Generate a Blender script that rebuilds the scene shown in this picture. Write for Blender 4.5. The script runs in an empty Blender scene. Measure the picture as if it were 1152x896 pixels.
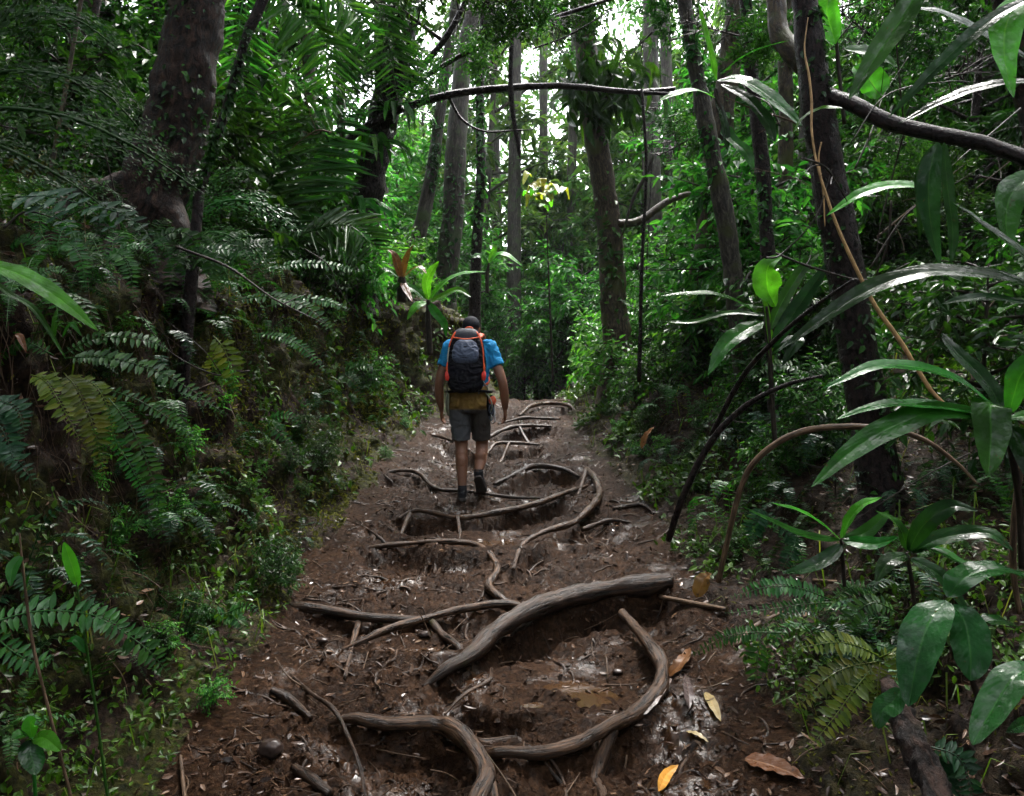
import bpy, bmesh, math, random
import numpy as np
from mathutils import Vector
from mathutils.bvhtree import BVHTree

R = math.radians
SC = bpy.context.scene
COL = SC.collection
rng = np.random.default_rng(11)
random.seed(5)
F = 896.0                      # focal length in photo pixels (28 mm on a 36 mm sensor)
CAMZ = 1.5

# ------------------------------------------------------------------ helpers
def nrm(a):
    a = np.asarray(a, float)
    return a / np.maximum(np.linalg.norm(a, axis=-1, keepdims=True), 1e-9)

def _hash(ix, iy, iz):
    n = (ix * 374761393 + iy * 668265263 + iz * 2147483647 + 1013904223) & 0xFFFFFFFF
    n = ((n ^ (n >> 13)) * 1274126177) & 0xFFFFFFFF
    n = n ^ (n >> 16)
    return (n & 0xFFFF) / 65535.0

def vnoise(p):
    p = np.asarray(p, float)
    i = np.floor(p).astype(np.int64); f = p - i
    f = f * f * (3 - 2 * f)
    out = 0
    for dx in (0, 1):
        for dy in (0, 1):
            for dz in (0, 1):
                w = (f[..., 0] if dx else 1 - f[..., 0]) * (f[..., 1] if dy else 1 - f[..., 1]) * (f[..., 2] if dz else 1 - f[..., 2])
                out = out + w * _hash(i[..., 0] + dx, i[..., 1] + dy, i[..., 2] + dz)
    return out * 2 - 1

def fbm(p, o=4):
    s = 0; a = 1; t = 0
    for k in range(o):
        s = s + a * vnoise(np.asarray(p) * 2 ** k + 17.3 * k); t += a; a *= .5
    return s / t

def smooth(a, b, x):
    t = np.clip((x - a) / (b - a), 0, 1)
    return t * t * (3 - 2 * t)

class MB:
    """collects quads; build() links them as ONE mesh object"""
    def __init__(s): s.v = []; s.q = []; s.uv = []; s.n = 0
    def add(s, v, q, uv=None):
        v = np.asarray(v, float).reshape(-1, 3); q = np.asarray(q, int).reshape(-1, 4)
        s.v.append(v); s.q.append(q + s.n); s.n += len(v)
        s.uv.append(np.zeros((len(v), 2)) if uv is None else np.asarray(uv, float).reshape(-1, 2))
        return s
    def mesh(s, name, m, origin=(0, 0, 0), smooth_=True):
        me = bpy.data.meshes.new(name)
        v = np.concatenate(s.v) - np.asarray(origin, float); q = np.concatenate(s.q); uv = np.concatenate(s.uv)
        me.vertices.add(len(v)); me.vertices.foreach_set('co', v.astype(np.float32).ravel())
        me.loops.add(q.size); me.loops.foreach_set('vertex_index', q.astype(np.int32).ravel())
        me.polygons.add(len(q)); me.polygons.foreach_set('loop_start', (np.arange(len(q)) * 4).astype(np.int32))
        me.polygons.foreach_set('loop_total', np.full(len(q), 4, np.int32))
        l = me.uv_layers.new(name='UVMap'); l.data.foreach_set('uv', uv[q.ravel()].astype(np.float32).ravel())
        me.update(calc_edges=True)
        me.polygons.foreach_set('use_smooth', np.full(len(q), smooth_, bool))
        me.validate()
        if m: me.materials.append(m)
        return me
    def build(s, name, m, parent=None, smooth_=True):
        o0 = parent.location if parent else (0, 0, 0)
        return link(name, s.mesh(name, m, o0, smooth_), parent)

def link(name, me, parent=None, loc=None):
    o = bpy.data.objects.new(name, me); COL.objects.link(o)
    if parent: o.parent = parent
    if loc is not None: o.location = loc
    return o

def tag(o, label=None, cat=None, group=None, kind=None):
    if label: o['label'] = label
    if cat: o['category'] = cat
    if group: o['group'] = group
    if kind: o['kind'] = kind
    return o

def thing(name, loc, label, cat, group=None):
    o = bpy.data.objects.new(name, None); COL.objects.link(o); o.location = loc
    o.empty_display_size = .1
    return tag(o, label, cat, group)

def dup(root, loc, rz=0, sc=1, label=None, group=None, tilt=(0, 0)):
    r = root.copy(); COL.objects.link(r); r.location = loc; r.rotation_euler = (tilt[0], tilt[1], rz)
    r.scale = (sc, sc, sc) if np.isscalar(sc) else sc
    if label: r['label'] = label
    if group: r['group'] = group
    for ch in list(root.children):
        c = ch.copy(); COL.objects.link(c); c.parent = r
        for g in ch.children:
            d = g.copy(); COL.objects.link(d); d.parent = c
    return r

def catmull(P, n):
    P = np.asarray(P, float)
    if len(P) == 2: return P[0] + (P[1] - P[0]) * np.linspace(0, 1, n)[:, None]
    Q = np.vstack([2 * P[0] - P[1], P, 2 * P[-1] - P[-2]])
    u = np.linspace(0, len(P) - 1 - 1e-6, n); i = u.astype(int); t = (u - i)[:, None]
    a, b, c, d = Q[i], Q[i + 1], Q[i + 2], Q[i + 3]
    return .5 * (2 * b + (c - a) * t + (2 * a - 5 * b + 4 * c - d) * t ** 2 + (3 * b - a - 3 * c + d) * t ** 3)

def frames(P, hint=(0, 0, 1)):
    T = nrm(np.gradient(P, axis=0)); N = np.zeros_like(P)
    h = np.asarray(hint, float)
    if abs(T[0] @ h) > .8: h = np.array([0, -1., 0])
    n = nrm(h - T[0] * (T[0] @ h))
    for k in range(len(P)):
        n = nrm(n - T[k] * (T[k] @ n)); N[k] = n
    return T, N, np.cross(T, N)

def tube(mb, pts, rad, n=None, k=10, amp=0., fr=6., seed=0., close=True):
    pts = np.asarray(pts, float)
    n = n or max(4, len(pts) * 4)
    P = catmull(pts, n); r = np.interp(np.linspace(0, 1, n), np.linspace(0, 1, len(rad)), rad)
    T, N, B = frames(P)
    a = np.linspace(0, 2 * np.pi, k, endpoint=False) + np.pi
    C = P[:, None] + r[:, None, None] * (np.cos(a)[None, :, None] * N[:, None] + np.sin(a)[None, :, None] * B[:, None])
    if amp:
        f = 1 + amp * fbm(C * fr + seed, 3)
        C = P[:, None] + (C - P[:, None]) * f[..., None]
    if close:
        C = np.concatenate([P[None, :1].repeat(k, 1) if 0 else np.repeat(P[:1], k, 0)[None], C, np.repeat(P[-1:], k, 0)[None]])
    m = len(C); i = np.arange(m - 1)[:, None]; j = np.arange(k)[None]; j2 = (j + 1) % k
    q = np.stack([i * k + j, i * k + j2, (i + 1) * k + j2, (i + 1) * k + j], -1)
    sl_ = np.concatenate([[0], np.cumsum(np.linalg.norm(np.diff(P, axis=0), axis=1))]); sl_ = np.concatenate([sl_[:1], sl_, sl_[-1:]]) if close else sl_
    uv = np.stack(np.broadcast_arrays(sl_[:, None] + seed * 3.1, np.arange(k)[None] / k * 6.28 * r.mean()), -1)
    return mb.add(C, q, uv)

def leaves(mb, P, D, U, L, W, droop=.2, fold=.25):
    """many simple folded leaves: two quads each"""
    n = len(P); D = nrm(D); S = nrm(np.cross(D, U)); N = np.cross(S, D)
    L = np.broadcast_to(L, n)[:, None]; W = np.broadcast_to(W, n)[:, None]
    def pt(t, s): return P + D * L * t + S * W * .5 * s - N * (droop * L * t * t) + N * (abs(s) * fold * W * .5)
    v = np.stack([pt(0, 0), pt(.3, .95), pt(.68, .75), pt(1, 0), pt(.68, -.75), pt(.3, -.95)], 1)
    b = np.arange(n)[:, None] * 6
    q = np.concatenate([b + np.array([[0, 1, 2, 3]]), b + np.array([[0, 3, 4, 5]])])
    uv = np.tile(np.array([[0, .5], [.3, 1], [.68, .9], [1, .5], [.68, .1], [.3, 0]]), (n, 1))
    return mb.add(v, q, uv)

def blade(mb, pts, w, n=18, hint=(0, 0, 1), fold=.18, shape='lance', wave=.0, seed=0, roll=0.):
    """one big leaf along a curve: w = full width, 6 verts across"""
    P = catmull(pts, n); t = np.linspace(0, 1, n)
    T = nrm(np.gradient(P, axis=0)); h = np.asarray(hint, float)
    S = nrm(np.cross(T, np.broadcast_to(h, T.shape) + .001)); N = np.cross(S, T)
    if roll:
        S, N = S * math.cos(roll) + N * math.sin(roll), N * math.cos(roll) - S * math.sin(roll)
    if shape == 'lance': pr = np.sin(np.pi * np.clip(t, 0, 1) ** .75) ** .75
    elif shape == 'strap': pr = np.minimum(1, t * 6 + .15) * np.clip((1 - t) * 3, 0, 1) ** .6
    elif shape == 'oval': pr = np.sin(np.pi * t ** .85) ** .6
    else: pr = np.clip(1 - t, 0, 1) ** .7
    pr = pr * w * .5 + w * .015
    pr = pr * (1 + .07 * fbm(np.stack([t * 9 + rng.random() * 50, t * 0, t * 0], 1), 3))
    s = np.array([-1, -.6, -.12, 0, .12, .6, 1.])
    ph = rng.random() * 6
    ed = wave * w * np.sin(t * 26 + ph)[:, None] * np.abs(s)[None] ** 2
    V = P[:, None] + S[:, None] * (s[None, :, None] * pr[:, None, None]) + N[:, None] * ((np.abs(s)[None] ** 1.3 * fold * pr[:, None] + ed - .0) [..., None])
    V = V + N[:, None] * (-.02 * w * (np.abs(s)[None] < .05))[..., None] * (pr[:, None, None] > 0)
    k = len(s); i = np.arange(n - 1)[:, None]; j = np.arange(k - 1)[None]
    q = np.stack([i * k + j, (i + 1) * k + j, (i + 1) * k + j + 1, i * k + j + 1], -1)
    uv = np.stack(np.broadcast_arrays(t[:, None], (s * .5 + .5)[None]), -1)
    return mb.add(V, q, uv)

def frond(mb, pts, pl, pairs=22, hint=(0, 0, 1), wr=.34, droop=.25, ang=70, r0=.004, start=.08, shape='sword', twist=.3, jit=.13):
    """pinnate frond along a curve; pl = longest pinna"""
    P = catmull(pts, pairs * 2 + 2)
    tube(mb, P[::2], [r0, r0 * .6, r0 * .2], n=14, k=4, close=False)
    t = np.linspace(start, .99, pairs); X = np.stack([np.interp(t, np.linspace(0, 1, len(P)), P[:, c]) for c in range(3)], 1)
    T = nrm(np.stack([np.interp(t, np.linspace(0, 1, len(P)), np.gradient(P, axis=0)[:, c]) for c in range(3)], 1))
    h = np.asarray(hint, float); S = nrm(np.cross(T, np.broadcast_to(h, T.shape) + .001)); N = np.cross(S, T)
    if shape == 'sword': pr = np.minimum(1, .55 + t * 1.6) * np.clip((1.03 - t) * 2.6, .06, 1) ** .7
    elif shape == 'tri': pr = np.clip(1.02 - t, .04, 1) ** .8
    else: pr = np.sin(np.pi * np.clip(t * .92 + .06, 0, 1)) ** .7
    a = R(ang)
    for sd in (-1, 1):
        ja = rng.normal(0, jit, pairs)[:, None]
        D = S * sd * math.sin(a) + T * math.cos(a) + N * (.08 + ja) + T * rng.normal(0, jit, pairs)[:, None]
        L = pl * pr * rng.uniform(.82, 1.1, pairs) * np.where(rng.random(pairs) < .04, .35, 1)
        leaves(mb, X + T * sd * .001, D, N + T * twist, L, L * wr * rng.uniform(.9, 1.1, pairs), droop, .15)
    return mb

def bifrond(mb, pts, pl, pairs=16, sub=9, hint=(0, 0, 1), droop=.25, ang=66):
    """twice-pinnate tree-fern frond"""
    P = catmull(pts, pairs * 2 + 2)
    tube(mb, P[::2], [.012, .008, .002], n=14, k=4, close=False)
    tt = np.linspace(.06, .98, pairs); I = np.linspace(0, 1, len(P)); G = np.gradient(P, axis=0)
    X = np.stack([np.interp(tt, I, P[:, c]) for c in range(3)], 1); T = nrm(np.stack([np.interp(tt, I, G[:, c]) for c in range(3)], 1))
    h = np.asarray(hint, float); S = nrm(np.cross(T, np.broadcast_to(h, T.shape) + .001)); N = np.cross(S, T)
    pr = np.clip(np.sin(np.pi * np.clip(tt * .9 + .08, 0, 1)), .05, 1) ** .7
    a = R(ang)
    for sd in (-1, 1):
        D = nrm(S * sd * math.sin(a) + T * math.cos(a) + N * rng.normal(.05, .08, pairs)[:, None])
        pj = pl * rng.uniform(.75, 1.12, pairs) * np.where(rng.random(pairs) < .06, .3, 1)
        for k in np.linspace(.08, .98, sub):
            Lk = pj * pr
            pos = X + D * (Lk * k)[:, None] - N * (droop * Lk * k * k)[:, None]
            for s2 in (-1, 1):
                D2 = D * .35 + T * s2 * .9
                l2 = pl * .22 * pr * (1 - .75 * k)
                leaves(mb, pos + rng.normal(0, .004, pos.shape), D2 + rng.normal(0, .16, pos.shape), N + rng.normal(0, .25, pos.shape), (l2 + .006) * rng.uniform(.55, 1.2, pairs), (l2 * .42 + .003) * rng.uniform(.7, 1.1, pairs), rng.uniform(0, .4, pairs)[:, None], .1)
    return mb

# ------------------------------------------------------------------ materials
def mat(name):
    m = bpy.data.materials.new(name); m.use_nodes = True
    nt = m.node_tree; b = nt.nodes['Principled BSDF']
    return m, nt, nt.nodes, nt.links, b

def ramp(nodes, stops):
    r = nodes.new('ShaderNodeValToRGB'); e = r.color_ramp.elements
    while len(e) < len(stops): e.new(.5)
    for k, (p, c) in enumerate(stops):
        e[k].position = p; e[k].color = (*c, 1) if len(c) == 3 else c
    return r

def noise(nodes, links, vec, scale, detail=4, rough=.55, dist=0.):
    n = nodes.new('ShaderNodeTexNoise'); n.inputs['Scale'].default_value = scale; n.inputs['Detail'].default_value = detail
    n.inputs['Roughness'].default_value = rough; n.inputs['Distortion'].default_value = dist
    if vec: links.new(vec, n.inputs['Vector'])
    return n

def leaf_mat(name, c1, c2, c3=None, rough=(.22, .5), trans=.3, tcol=None, vein=False, spec=(.12, .6), spots=None):
    m, nt, N, L, b = mat(name)
    geo = N.new('ShaderNodeNewGeometry'); oi = N.new('ShaderNodeObjectInfo'); tc = N.new('ShaderNodeTexCoord')
    stops = [(0, c1), (.6, c2)] + ([(.97, c3)] if c3 else [])
    rp = ramp(N, stops); L.new(geo.outputs['Random Per Island'], rp.inputs[0])
    hsv = N.new('ShaderNodeHueSaturation')
    mr = N.new('ShaderNodeMapRange'); mr.inputs[3].default_value = .75; mr.inputs[4].default_value = 1.3
    L.new(oi.outputs['Random'], mr.inputs[0]); L.new(mr.outputs[0], hsv.inputs['Value'])
    mh = N.new('ShaderNodeMapRange'); mh.inputs[3].default_value = .485; mh.inputs[4].default_value = .515
    L.new(oi.outputs['Random'], mh.inputs[0]); L.new(mh.outputs[0], hsv.inputs['Hue'])
    L.new(rp.outputs[0], hsv.inputs['Color'])
    col = hsv.outputs[0]
    nz = noise(N, L, tc.outputs['Object'], 38, 3)
    rr = N.new('ShaderNodeMapRange'); rr.inputs[1].default_value = .35; rr.inputs[2].default_value = .65
    rr.inputs[3].default_value = rough[0]; rr.inputs[4].default_value = rough[1]
    L.new(nz.outputs[0], rr.inputs[0]); L.new(rr.outputs[0], b.inputs['Roughness'])
    if vein:
        sep = N.new('ShaderNodeSeparateXYZ'); L.new(tc.outputs['UV'], sep.inputs[0])
        ab = N.new('ShaderNodeMath'); ab.operation = 'SUBTRACT'; L.new(sep.outputs[1], ab.inputs[0]); ab.inputs[1].default_value = .5
        a2 = N.new('ShaderNodeMath'); a2.operation = 'ABSOLUTE'; L.new(ab.outputs[0], a2.inputs[0])
        # side veins: sweep towards the tip
        mu = N.new('ShaderNodeMath'); mu.operation = 'MULTIPLY_ADD'; L.new(sep.outputs[0], mu.inputs[0]); mu.inputs[1].default_value = 70.
        m3 = N.new('ShaderNodeMath'); m3.operation = 'MULTIPLY'; L.new(a2.outputs[0], m3.inputs[0]); m3.inputs[1].default_value = -40.
        L.new(m3.outputs[0], mu.inputs[2])
        si = N.new('ShaderNodeMath'); si.operation = 'SINE'; L.new(mu.outputs[0], si.inputs[0])
        mid = N.new('ShaderNodeMapRange'); mid.inputs[1].default_value = .0; mid.inputs[2].default_value = .035; mid.inputs[3].default_value = 1; mid.inputs[4].default_value = 0
        L.new(a2.outputs[0], mid.inputs[0])
        mx = N.new('ShaderNodeMix'); mx.data_type = 'RGBA'; L.new(mid.outputs[0], mx.inputs[0]); L.new(col, mx.inputs[6])
        mx.inputs[7].default_value = (c2[0] * 1.7 + .006, c2[1] * 1.5 + .008, c2[2] * 1.3 + .003, 1)
        col = mx.outputs[2]
        n2 = noise(N, L, tc.outputs['Object'], 55, 3)
        ad = N.new('ShaderNodeMath'); ad.operation = 'MULTIPLY_ADD'; L.new(si.outputs[0], ad.inputs[0]); ad.inputs[1].default_value = .05; L.new(n2.outputs[0], ad.inputs[2])
        bp = N.new('ShaderNodeBump'); bp.inputs['Strength'].default_value = .35; bp.inputs['Distance'].default_value = .006
        L.new(ad.outputs[0], bp.inputs['Height']); L.new(bp.outputs[0], b.inputs['Normal'])
    if vein and not spots:
        n5 = noise(N, L, tc.outputs['Object'], 33, 4, .7); r5 = ramp(N, [(.66, (0, 0, 0)), (.71, (1, 1, 1))]); L.new(n5.outputs[0], r5.inputs[0])
        m5 = N.new('ShaderNodeMix'); m5.data_type = 'RGBA'; L.new(r5.outputs[0], m5.inputs[0]); L.new(col, m5.inputs[6]); m5.inputs[7].default_value = (.05, .032, .010, 1); col = m5.outputs[2]
        n6 = noise(N, L, tc.outputs['Object'], 9, 3); h6 = N.new('ShaderNodeMapRange'); h6.inputs[1].default_value = .35; h6.inputs[2].default_value = .65; h6.inputs[3].default_value = .65; h6.inputs[4].default_value = 1.35
        L.new(n6.outputs[0], h6.inputs[0]); v6 = N.new('ShaderNodeHueSaturation'); L.new(h6.outputs[0], v6.inputs['Value']); L.new(col, v6.inputs['Color']); col = v6.outputs[0]
    if spots:
        n4 = noise(N, L, tc.outputs['Object'], 21, 3)
        r4 = ramp(N, [(.6, (0, 0, 0)), (.68, (1, 1, 1))]); L.new(n4.outputs[0], r4.inputs[0])
        mx = N.new('ShaderNodeMix'); mx.data_type = 'RGBA'; L.new(r4.outputs[0], mx.inputs[0]); L.new(col, mx.inputs[6]); mx.inputs[7].default_value = (*spots, 1)
        col = mx.outputs[2]
    L.new(col, b.inputs['Base Color'])
    n9 = noise(N, L, tc.outputs['Object'], 26, 4, .65)
    r9 = N.new('ShaderNodeMapRange'); r9.inputs[1].default_value = .48; r9.inputs[2].default_value = .72; r9.inputs[3].default_value = spec[0]; r9.inputs[4].default_value = spec[1]
    L.new(n9.outputs[0], r9.inputs[0]); L.new(r9.outputs[0], b.inputs['Specular IOR Level'])
    if trans:
        t = N.new('ShaderNodeBsdfTranslucent'); ms = N.new('ShaderNodeMixShader'); ms.inputs[0].default_value = trans
        g = N.new('ShaderNodeMix'); g.data_type = 'RGBA'; g.blend_type = 'MULTIPLY'; g.inputs[0].default_value = 1
        L.new(col, g.inputs[6]); g.inputs[7].default_value = (*(tcol or (1.7, 1.9, .7)), 1)
        L.new(g.outputs[2], t.inputs[0])
        L.new(b.outputs[0], ms.inputs[1]); L.new(t.outputs[0], ms.inputs[2])
        L.new(ms.outputs[0], N['Material Output'].inputs[0])
    return m

def bark_mat(name, c1, c2, moss=None, scale=14, rough=(.35, .8), zs=.25, bump=.9, mossamt=.5, dist=.02, sp=.18):
    m, nt, N, L, b = mat(name)
    tc = N.new('ShaderNodeTexCoord'); mp = N.new('ShaderNodeMapping'); mp.inputs['Scale'].default_value = (zs, 1, 1)
    L.new(tc.outputs['UV'], mp.inputs[0])
    n1 = noise(N, L, mp.outputs[0], scale, 8, .72, .5); n2 = noise(N, L, tc.outputs['Object'], 3.5, 4, .6)
    rp = ramp(N, [(.42, c1), (.52, tuple((a*.65+b_*.35) for a, b_ in zip(c1, c2))), (.62, c2)]); L.new(n1.outputs[0], rp.inputs[0]); col = rp.outputs[0]
    if moss:
        r2 = ramp(N, [(mossamt, (0, 0, 0)), (mossamt + .14, (1, 1, 1))]); L.new(n2.outputs[0], r2.inputs[0])
        mx = N.new('ShaderNodeMix'); mx.data_type = 'RGBA'; L.new(r2.outputs[0], mx.inputs[0]); L.new(col, mx.inputs[6]); mx.inputs[7].default_value = (*moss, 1)
        col = mx.outputs[2]
    b.inputs['Specular IOR Level'].default_value = sp
    L.new(col, b.inputs['Base Color'])
    rr = N.new('ShaderNodeMapRange'); rr.inputs[1].default_value = .36; rr.inputs[2].default_value = .64; rr.inputs[3].default_value = rough[0]; rr.inputs[4].default_value = rough[1]
    L.new(n1.outputs[0], rr.inputs[0]); L.new(rr.outputs[0], b.inputs['Roughness'])
    bp = N.new('ShaderNodeBump'); bp.inputs['Strength'].default_value = bump; bp.inputs['Distance'].default_value = dist
    L.new(n1.outputs[0], bp.inputs['Height']); L.new(bp.outputs[0], b.inputs['Normal'])
    return m

def plain(name, c, rough=.6, spec=.2, var=.25, scale=60, bump=.2, metal=0):
    m, nt, N, L, b = mat(name)
    tc = N.new('ShaderNodeTexCoord'); n1 = noise(N, L, tc.outputs['Object'], scale, 4, .6)
    lo = tuple(x * (1 - var) for x in c); hi = tuple(min(1, x * (1 + var)) for x in c)
    rp = ramp(N, [(.3, lo), (.7, hi)]); L.new(n1.outputs[0], rp.inputs[0]); L.new(rp.outputs[0], b.inputs['Base Color'])
    b.inputs['Roughness'].default_value = rough; b.inputs['Specular IOR Level'].default_value = spec; b.inputs['Metallic'].default_value = metal
    if bump:
        bp = N.new('ShaderNodeBump'); bp.inputs['Strength'].default_value = bump; bp.inputs['Distance'].default_value = .004
        L.new(n1.outputs[0], bp.inputs['Height']); L.new(bp.outputs[0], b.inputs['Normal'])
    return m

def mud_mat():
    m, nt, N, L, b = mat('wet_mud')
    tc = N.new('ShaderNodeTexCoord'); o = tc.outputs['Object']
    n1 = noise(N, L, o, 3.2, 6, .6); n2 = noise(N, L, o, 26, 8, .72, .4); n3 = noise(N, L, o, 110, 4, .7); nw = noise(N, L, o, 2.1, 5, .62, .5)
    rp = ramp(N, [(.42, (.005, .0021, .0009)), (.51, (.0175, .0082, .0038)), (.60, (.042, .0208, .0102))])
    ad = N.new('ShaderNodeMath'); ad.operation = 'MULTIPLY_ADD'; L.new(n2.outputs[0], ad.inputs[0]); ad.inputs[1].default_value = .55
    hf = N.new('ShaderNodeMath'); hf.operation = 'MULTIPLY_ADD'; L.new(n1.outputs[0], hf.inputs[0]); hf.inputs[1].default_value = .25
    hg_ = N.new('ShaderNodeMath'); hg_.operation = 'MULTIPLY'; L.new(n3.outputs[0], hg_.inputs[0]); hg_.inputs[1].default_value = .22; L.new(hg_.outputs[0], hf.inputs[2])
    L.new(hf.outputs[0], ad.inputs[2]); L.new(ad.outputs[0], rp.inputs[0])
    # litter flecks
    vo = N.new('ShaderNodeTexVoronoi'); vo.inputs['Scale'].default_value = 62; L.new(o, vo.inputs[0])
    sp = N.new('ShaderNodeSeparateColor'); L.new(vo.outputs['Color'], sp.inputs[0])
    fl = ramp(N, [(.86, (0, 0, 0)), (.9, (1, 1, 1))]); L.new(sp.outputs[0], fl.inputs[0])
    mx = N.new('ShaderNodeMix'); mx.data_type = 'RGBA'; 
    ff = N.new('ShaderNodeMath'); ff.operation = 'MULTIPLY'; L.new(fl.outputs[0], ff.inputs[0]); ff.inputs[1].default_value = .35
    L.new(ff.outputs[0], mx.inputs[0]); L.new(rp.outputs[0], mx.inputs[6]); mx.inputs[7].default_value = (.07, .037, .020, 1)
    L.new(mx.outputs[2], b.inputs['Base Color'])
    wr = N.new('ShaderNodeMapRange'); wr.inputs[1].default_value = .36; wr.inputs[2].default_value = .5; wr.inputs[3].default_value = .10; wr.inputs[4].default_value = .42
    L.new(nw.outputs[0], wr.inputs[0]); L.new(wr.outputs[0], b.inputs['Roughness'])
    hh = N.new('ShaderNodeMath'); hh.operation = 'MULTIPLY_ADD'; L.new(n3.outputs[0], hh.inputs[0]); hh.inputs[1].default_value = .35; L.new(n2.outputs[0], hh.inputs[2])
    bs = N.new('ShaderNodeMapRange'); bs.inputs[1].default_value = .36; bs.inputs[2].default_value = .46; bs.inputs[3].default_value = .22; bs.inputs[4].default_value = 1
    L.new(nw.outputs[0], bs.inputs[0])
    bp = N.new('ShaderNodeBump'); bp.inputs['Strength'].default_value = 1; bp.inputs['Distance'].default_value = .022; L.new(bs.outputs[0], bp.inputs['Strength'])
    L.new(hh.outputs[0], bp.inputs['Height']); L.new(bp.outputs[0], b.inputs['Normal'])
    ws = N.new('ShaderNodeMapRange'); ws.inputs[1].default_value = .36; ws.inputs[2].default_value = .46; ws.inputs[3].default_value = .17; ws.inputs[4].default_value = .045
    L.new(nw.outputs[0], ws.inputs[0]); L.new(ws.outputs[0], b.inputs['Specular IOR Level'])
    return m

def soil_mat():
    m, nt, N, L, b = mat('mossy_soil')
    tc = N.new('ShaderNodeTexCoord'); o = tc.outputs['Object']
    n1 = noise(N, L, o, 2.2, 6, .65); n2 = noise(N, L, o, 30, 7, .72); n3 = noise(N, L, o, 9, 5, .6)
    soil = ramp(N, [(.40, (.006, .0035, .0022)), (.62, (.034, .019, .012))]); L.new(n2.outputs[0], soil.inputs[0])
    moss = ramp(N, [(.40, (.008, .010, .002)), (.62, (.042, .044, .007))]); L.new(n2.outputs[0], moss.inputs[0])
    mm = N.new('ShaderNodeMath'); mm.operation = 'MULTIPLY_ADD'; L.new(n3.outputs[0], mm.inputs[0]); mm.inputs[1].default_value = .5; L.new(n1.outputs[0], mm.inputs[2])
    fa = ramp(N, [(.68, (0, 0, 0)), (.8, (1, 1, 1))]); L.new(mm.outputs[0], fa.inputs[0])
    sx = N.new('ShaderNodeSeparateXYZ'); L.new(o, sx.inputs[0]); xm = N.new('ShaderNodeMapRange'); xm.inputs[1].default_value = .6; xm.inputs[2].default_value = 1.5; xm.inputs[3].default_value = 1; xm.inputs[4].default_value = .18; L.new(sx.outputs[0], xm.inputs[0])
    fx = N.new('ShaderNodeMath'); fx.operation = 'MULTIPLY'; L.new(fa.outputs[0], fx.inputs[0]); L.new(xm.outputs[0], fx.inputs[1])
    mx = N.new('ShaderNodeMix'); mx.data_type = 'RGBA'; L.new(fx.outputs[0], mx.inputs[0]); L.new(soil.outputs[0], mx.inputs[6]); L.new(moss.outputs[0], mx.inputs[7])
    L.new(mx.outputs[2], b.inputs['Base Color']); b.inputs['Roughness'].default_value = .75; b.inputs['Specular IOR Level'].default_value = .1
    bp = N.new('ShaderNodeBump'); bp.inputs['Strength'].default_value = 1; bp.inputs['Distance'].default_value = .03
    L.new(n2.outputs[0], bp.inputs['Height']); L.new(bp.outputs[0], b.inputs['Normal'])
    return m

M = {}
M['mud'] = mud_mat(); M['soil'] = soil_mat()
M['root'] = bark_mat('wet_root_bark', (.007, .0035, .0017), (.105, .056, .029), scale=70, rough=(.18, .55), zs=.10, bump=.9, dist=.012, sp=.2)
M['root_dark'] = bark_mat('dark_root_bark', (.005, .0026, .0015), (.062, .033, .018), moss=(.03, .03, .010), scale=60, rough=(.2, .55), zs=.10, bump=.9, mossamt=.62, dist=.014, sp=.2)
M['bark_red'] = bark_mat('reddish_rough_bark', (0.0035, 0.0017, 0.0014), (0.0620, 0.0347, 0.0248), moss=(.06, .052, .032), scale=24, mossamt=.58, dist=.05, zs=.6, bump=1)
M['bark_dark'] = bark_mat('dark_wet_bark', (0.0036, 0.0024, 0.0024), (0.033, 0.0192, 0.018), scale=40, rough=(.15, .5), zs=.6, dist=.02, bump=1, sp=.13)
M['bark_grey'] = bark_mat('grey_bark', (0.0108, 0.009, 0.0072), (0.096, 0.084, 0.066), moss=(.04, .045, .015), scale=38, mossamt=.53, zs=.3, bump=1)
M['bark_moss'] = bark_mat('mossy_brown_bark', (0.012, 0.0078, 0.0054), (0.102, 0.075, 0.048), moss=(.045, .05, .012), scale=36, mossamt=.5, zs=.35, bump=1)
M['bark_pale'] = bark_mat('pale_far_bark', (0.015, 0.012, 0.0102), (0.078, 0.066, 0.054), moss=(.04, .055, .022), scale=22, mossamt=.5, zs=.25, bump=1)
M['twig'] = bark_mat('twig_bark', (0.009, 0.006, 0.0045), (0.045, 0.0315, 0.0225), scale=60, zs=.2, bump=.3)
M['vine'] = plain('pale_vine', (.36, .22, .10), .5, var=.4, scale=30)
M['deadstem'] = bark_mat('dead_stem', (0.0375, 0.0225, 0.0128), (0.18, 0.1125, 0.0675), scale=90, zs=.1, bump=.4)
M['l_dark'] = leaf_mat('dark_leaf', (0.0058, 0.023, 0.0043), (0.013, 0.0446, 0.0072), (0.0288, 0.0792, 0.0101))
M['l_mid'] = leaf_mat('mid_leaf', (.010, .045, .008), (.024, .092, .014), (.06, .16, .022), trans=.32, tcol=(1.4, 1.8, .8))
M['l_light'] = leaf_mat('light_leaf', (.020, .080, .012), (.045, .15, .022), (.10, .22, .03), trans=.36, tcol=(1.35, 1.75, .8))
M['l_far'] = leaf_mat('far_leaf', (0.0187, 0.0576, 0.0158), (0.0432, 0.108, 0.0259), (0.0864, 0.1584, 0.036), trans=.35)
M['fern'] = leaf_mat('fern_green', (0.0101, 0.0468, 0.0086), (0.0216, 0.0792, 0.0144), (0.036, 0.108, 0.018), trans=.25, rough=(.25, .5))
M['fern_deep'] = leaf_mat('fern_deep_green', (0.005, 0.0216, 0.0043), (0.0115, 0.0396, 0.0072), (0.0216, 0.0612, 0.0101), trans=.25, rough=(.25, .5), spec=(.05, .3))
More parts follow.
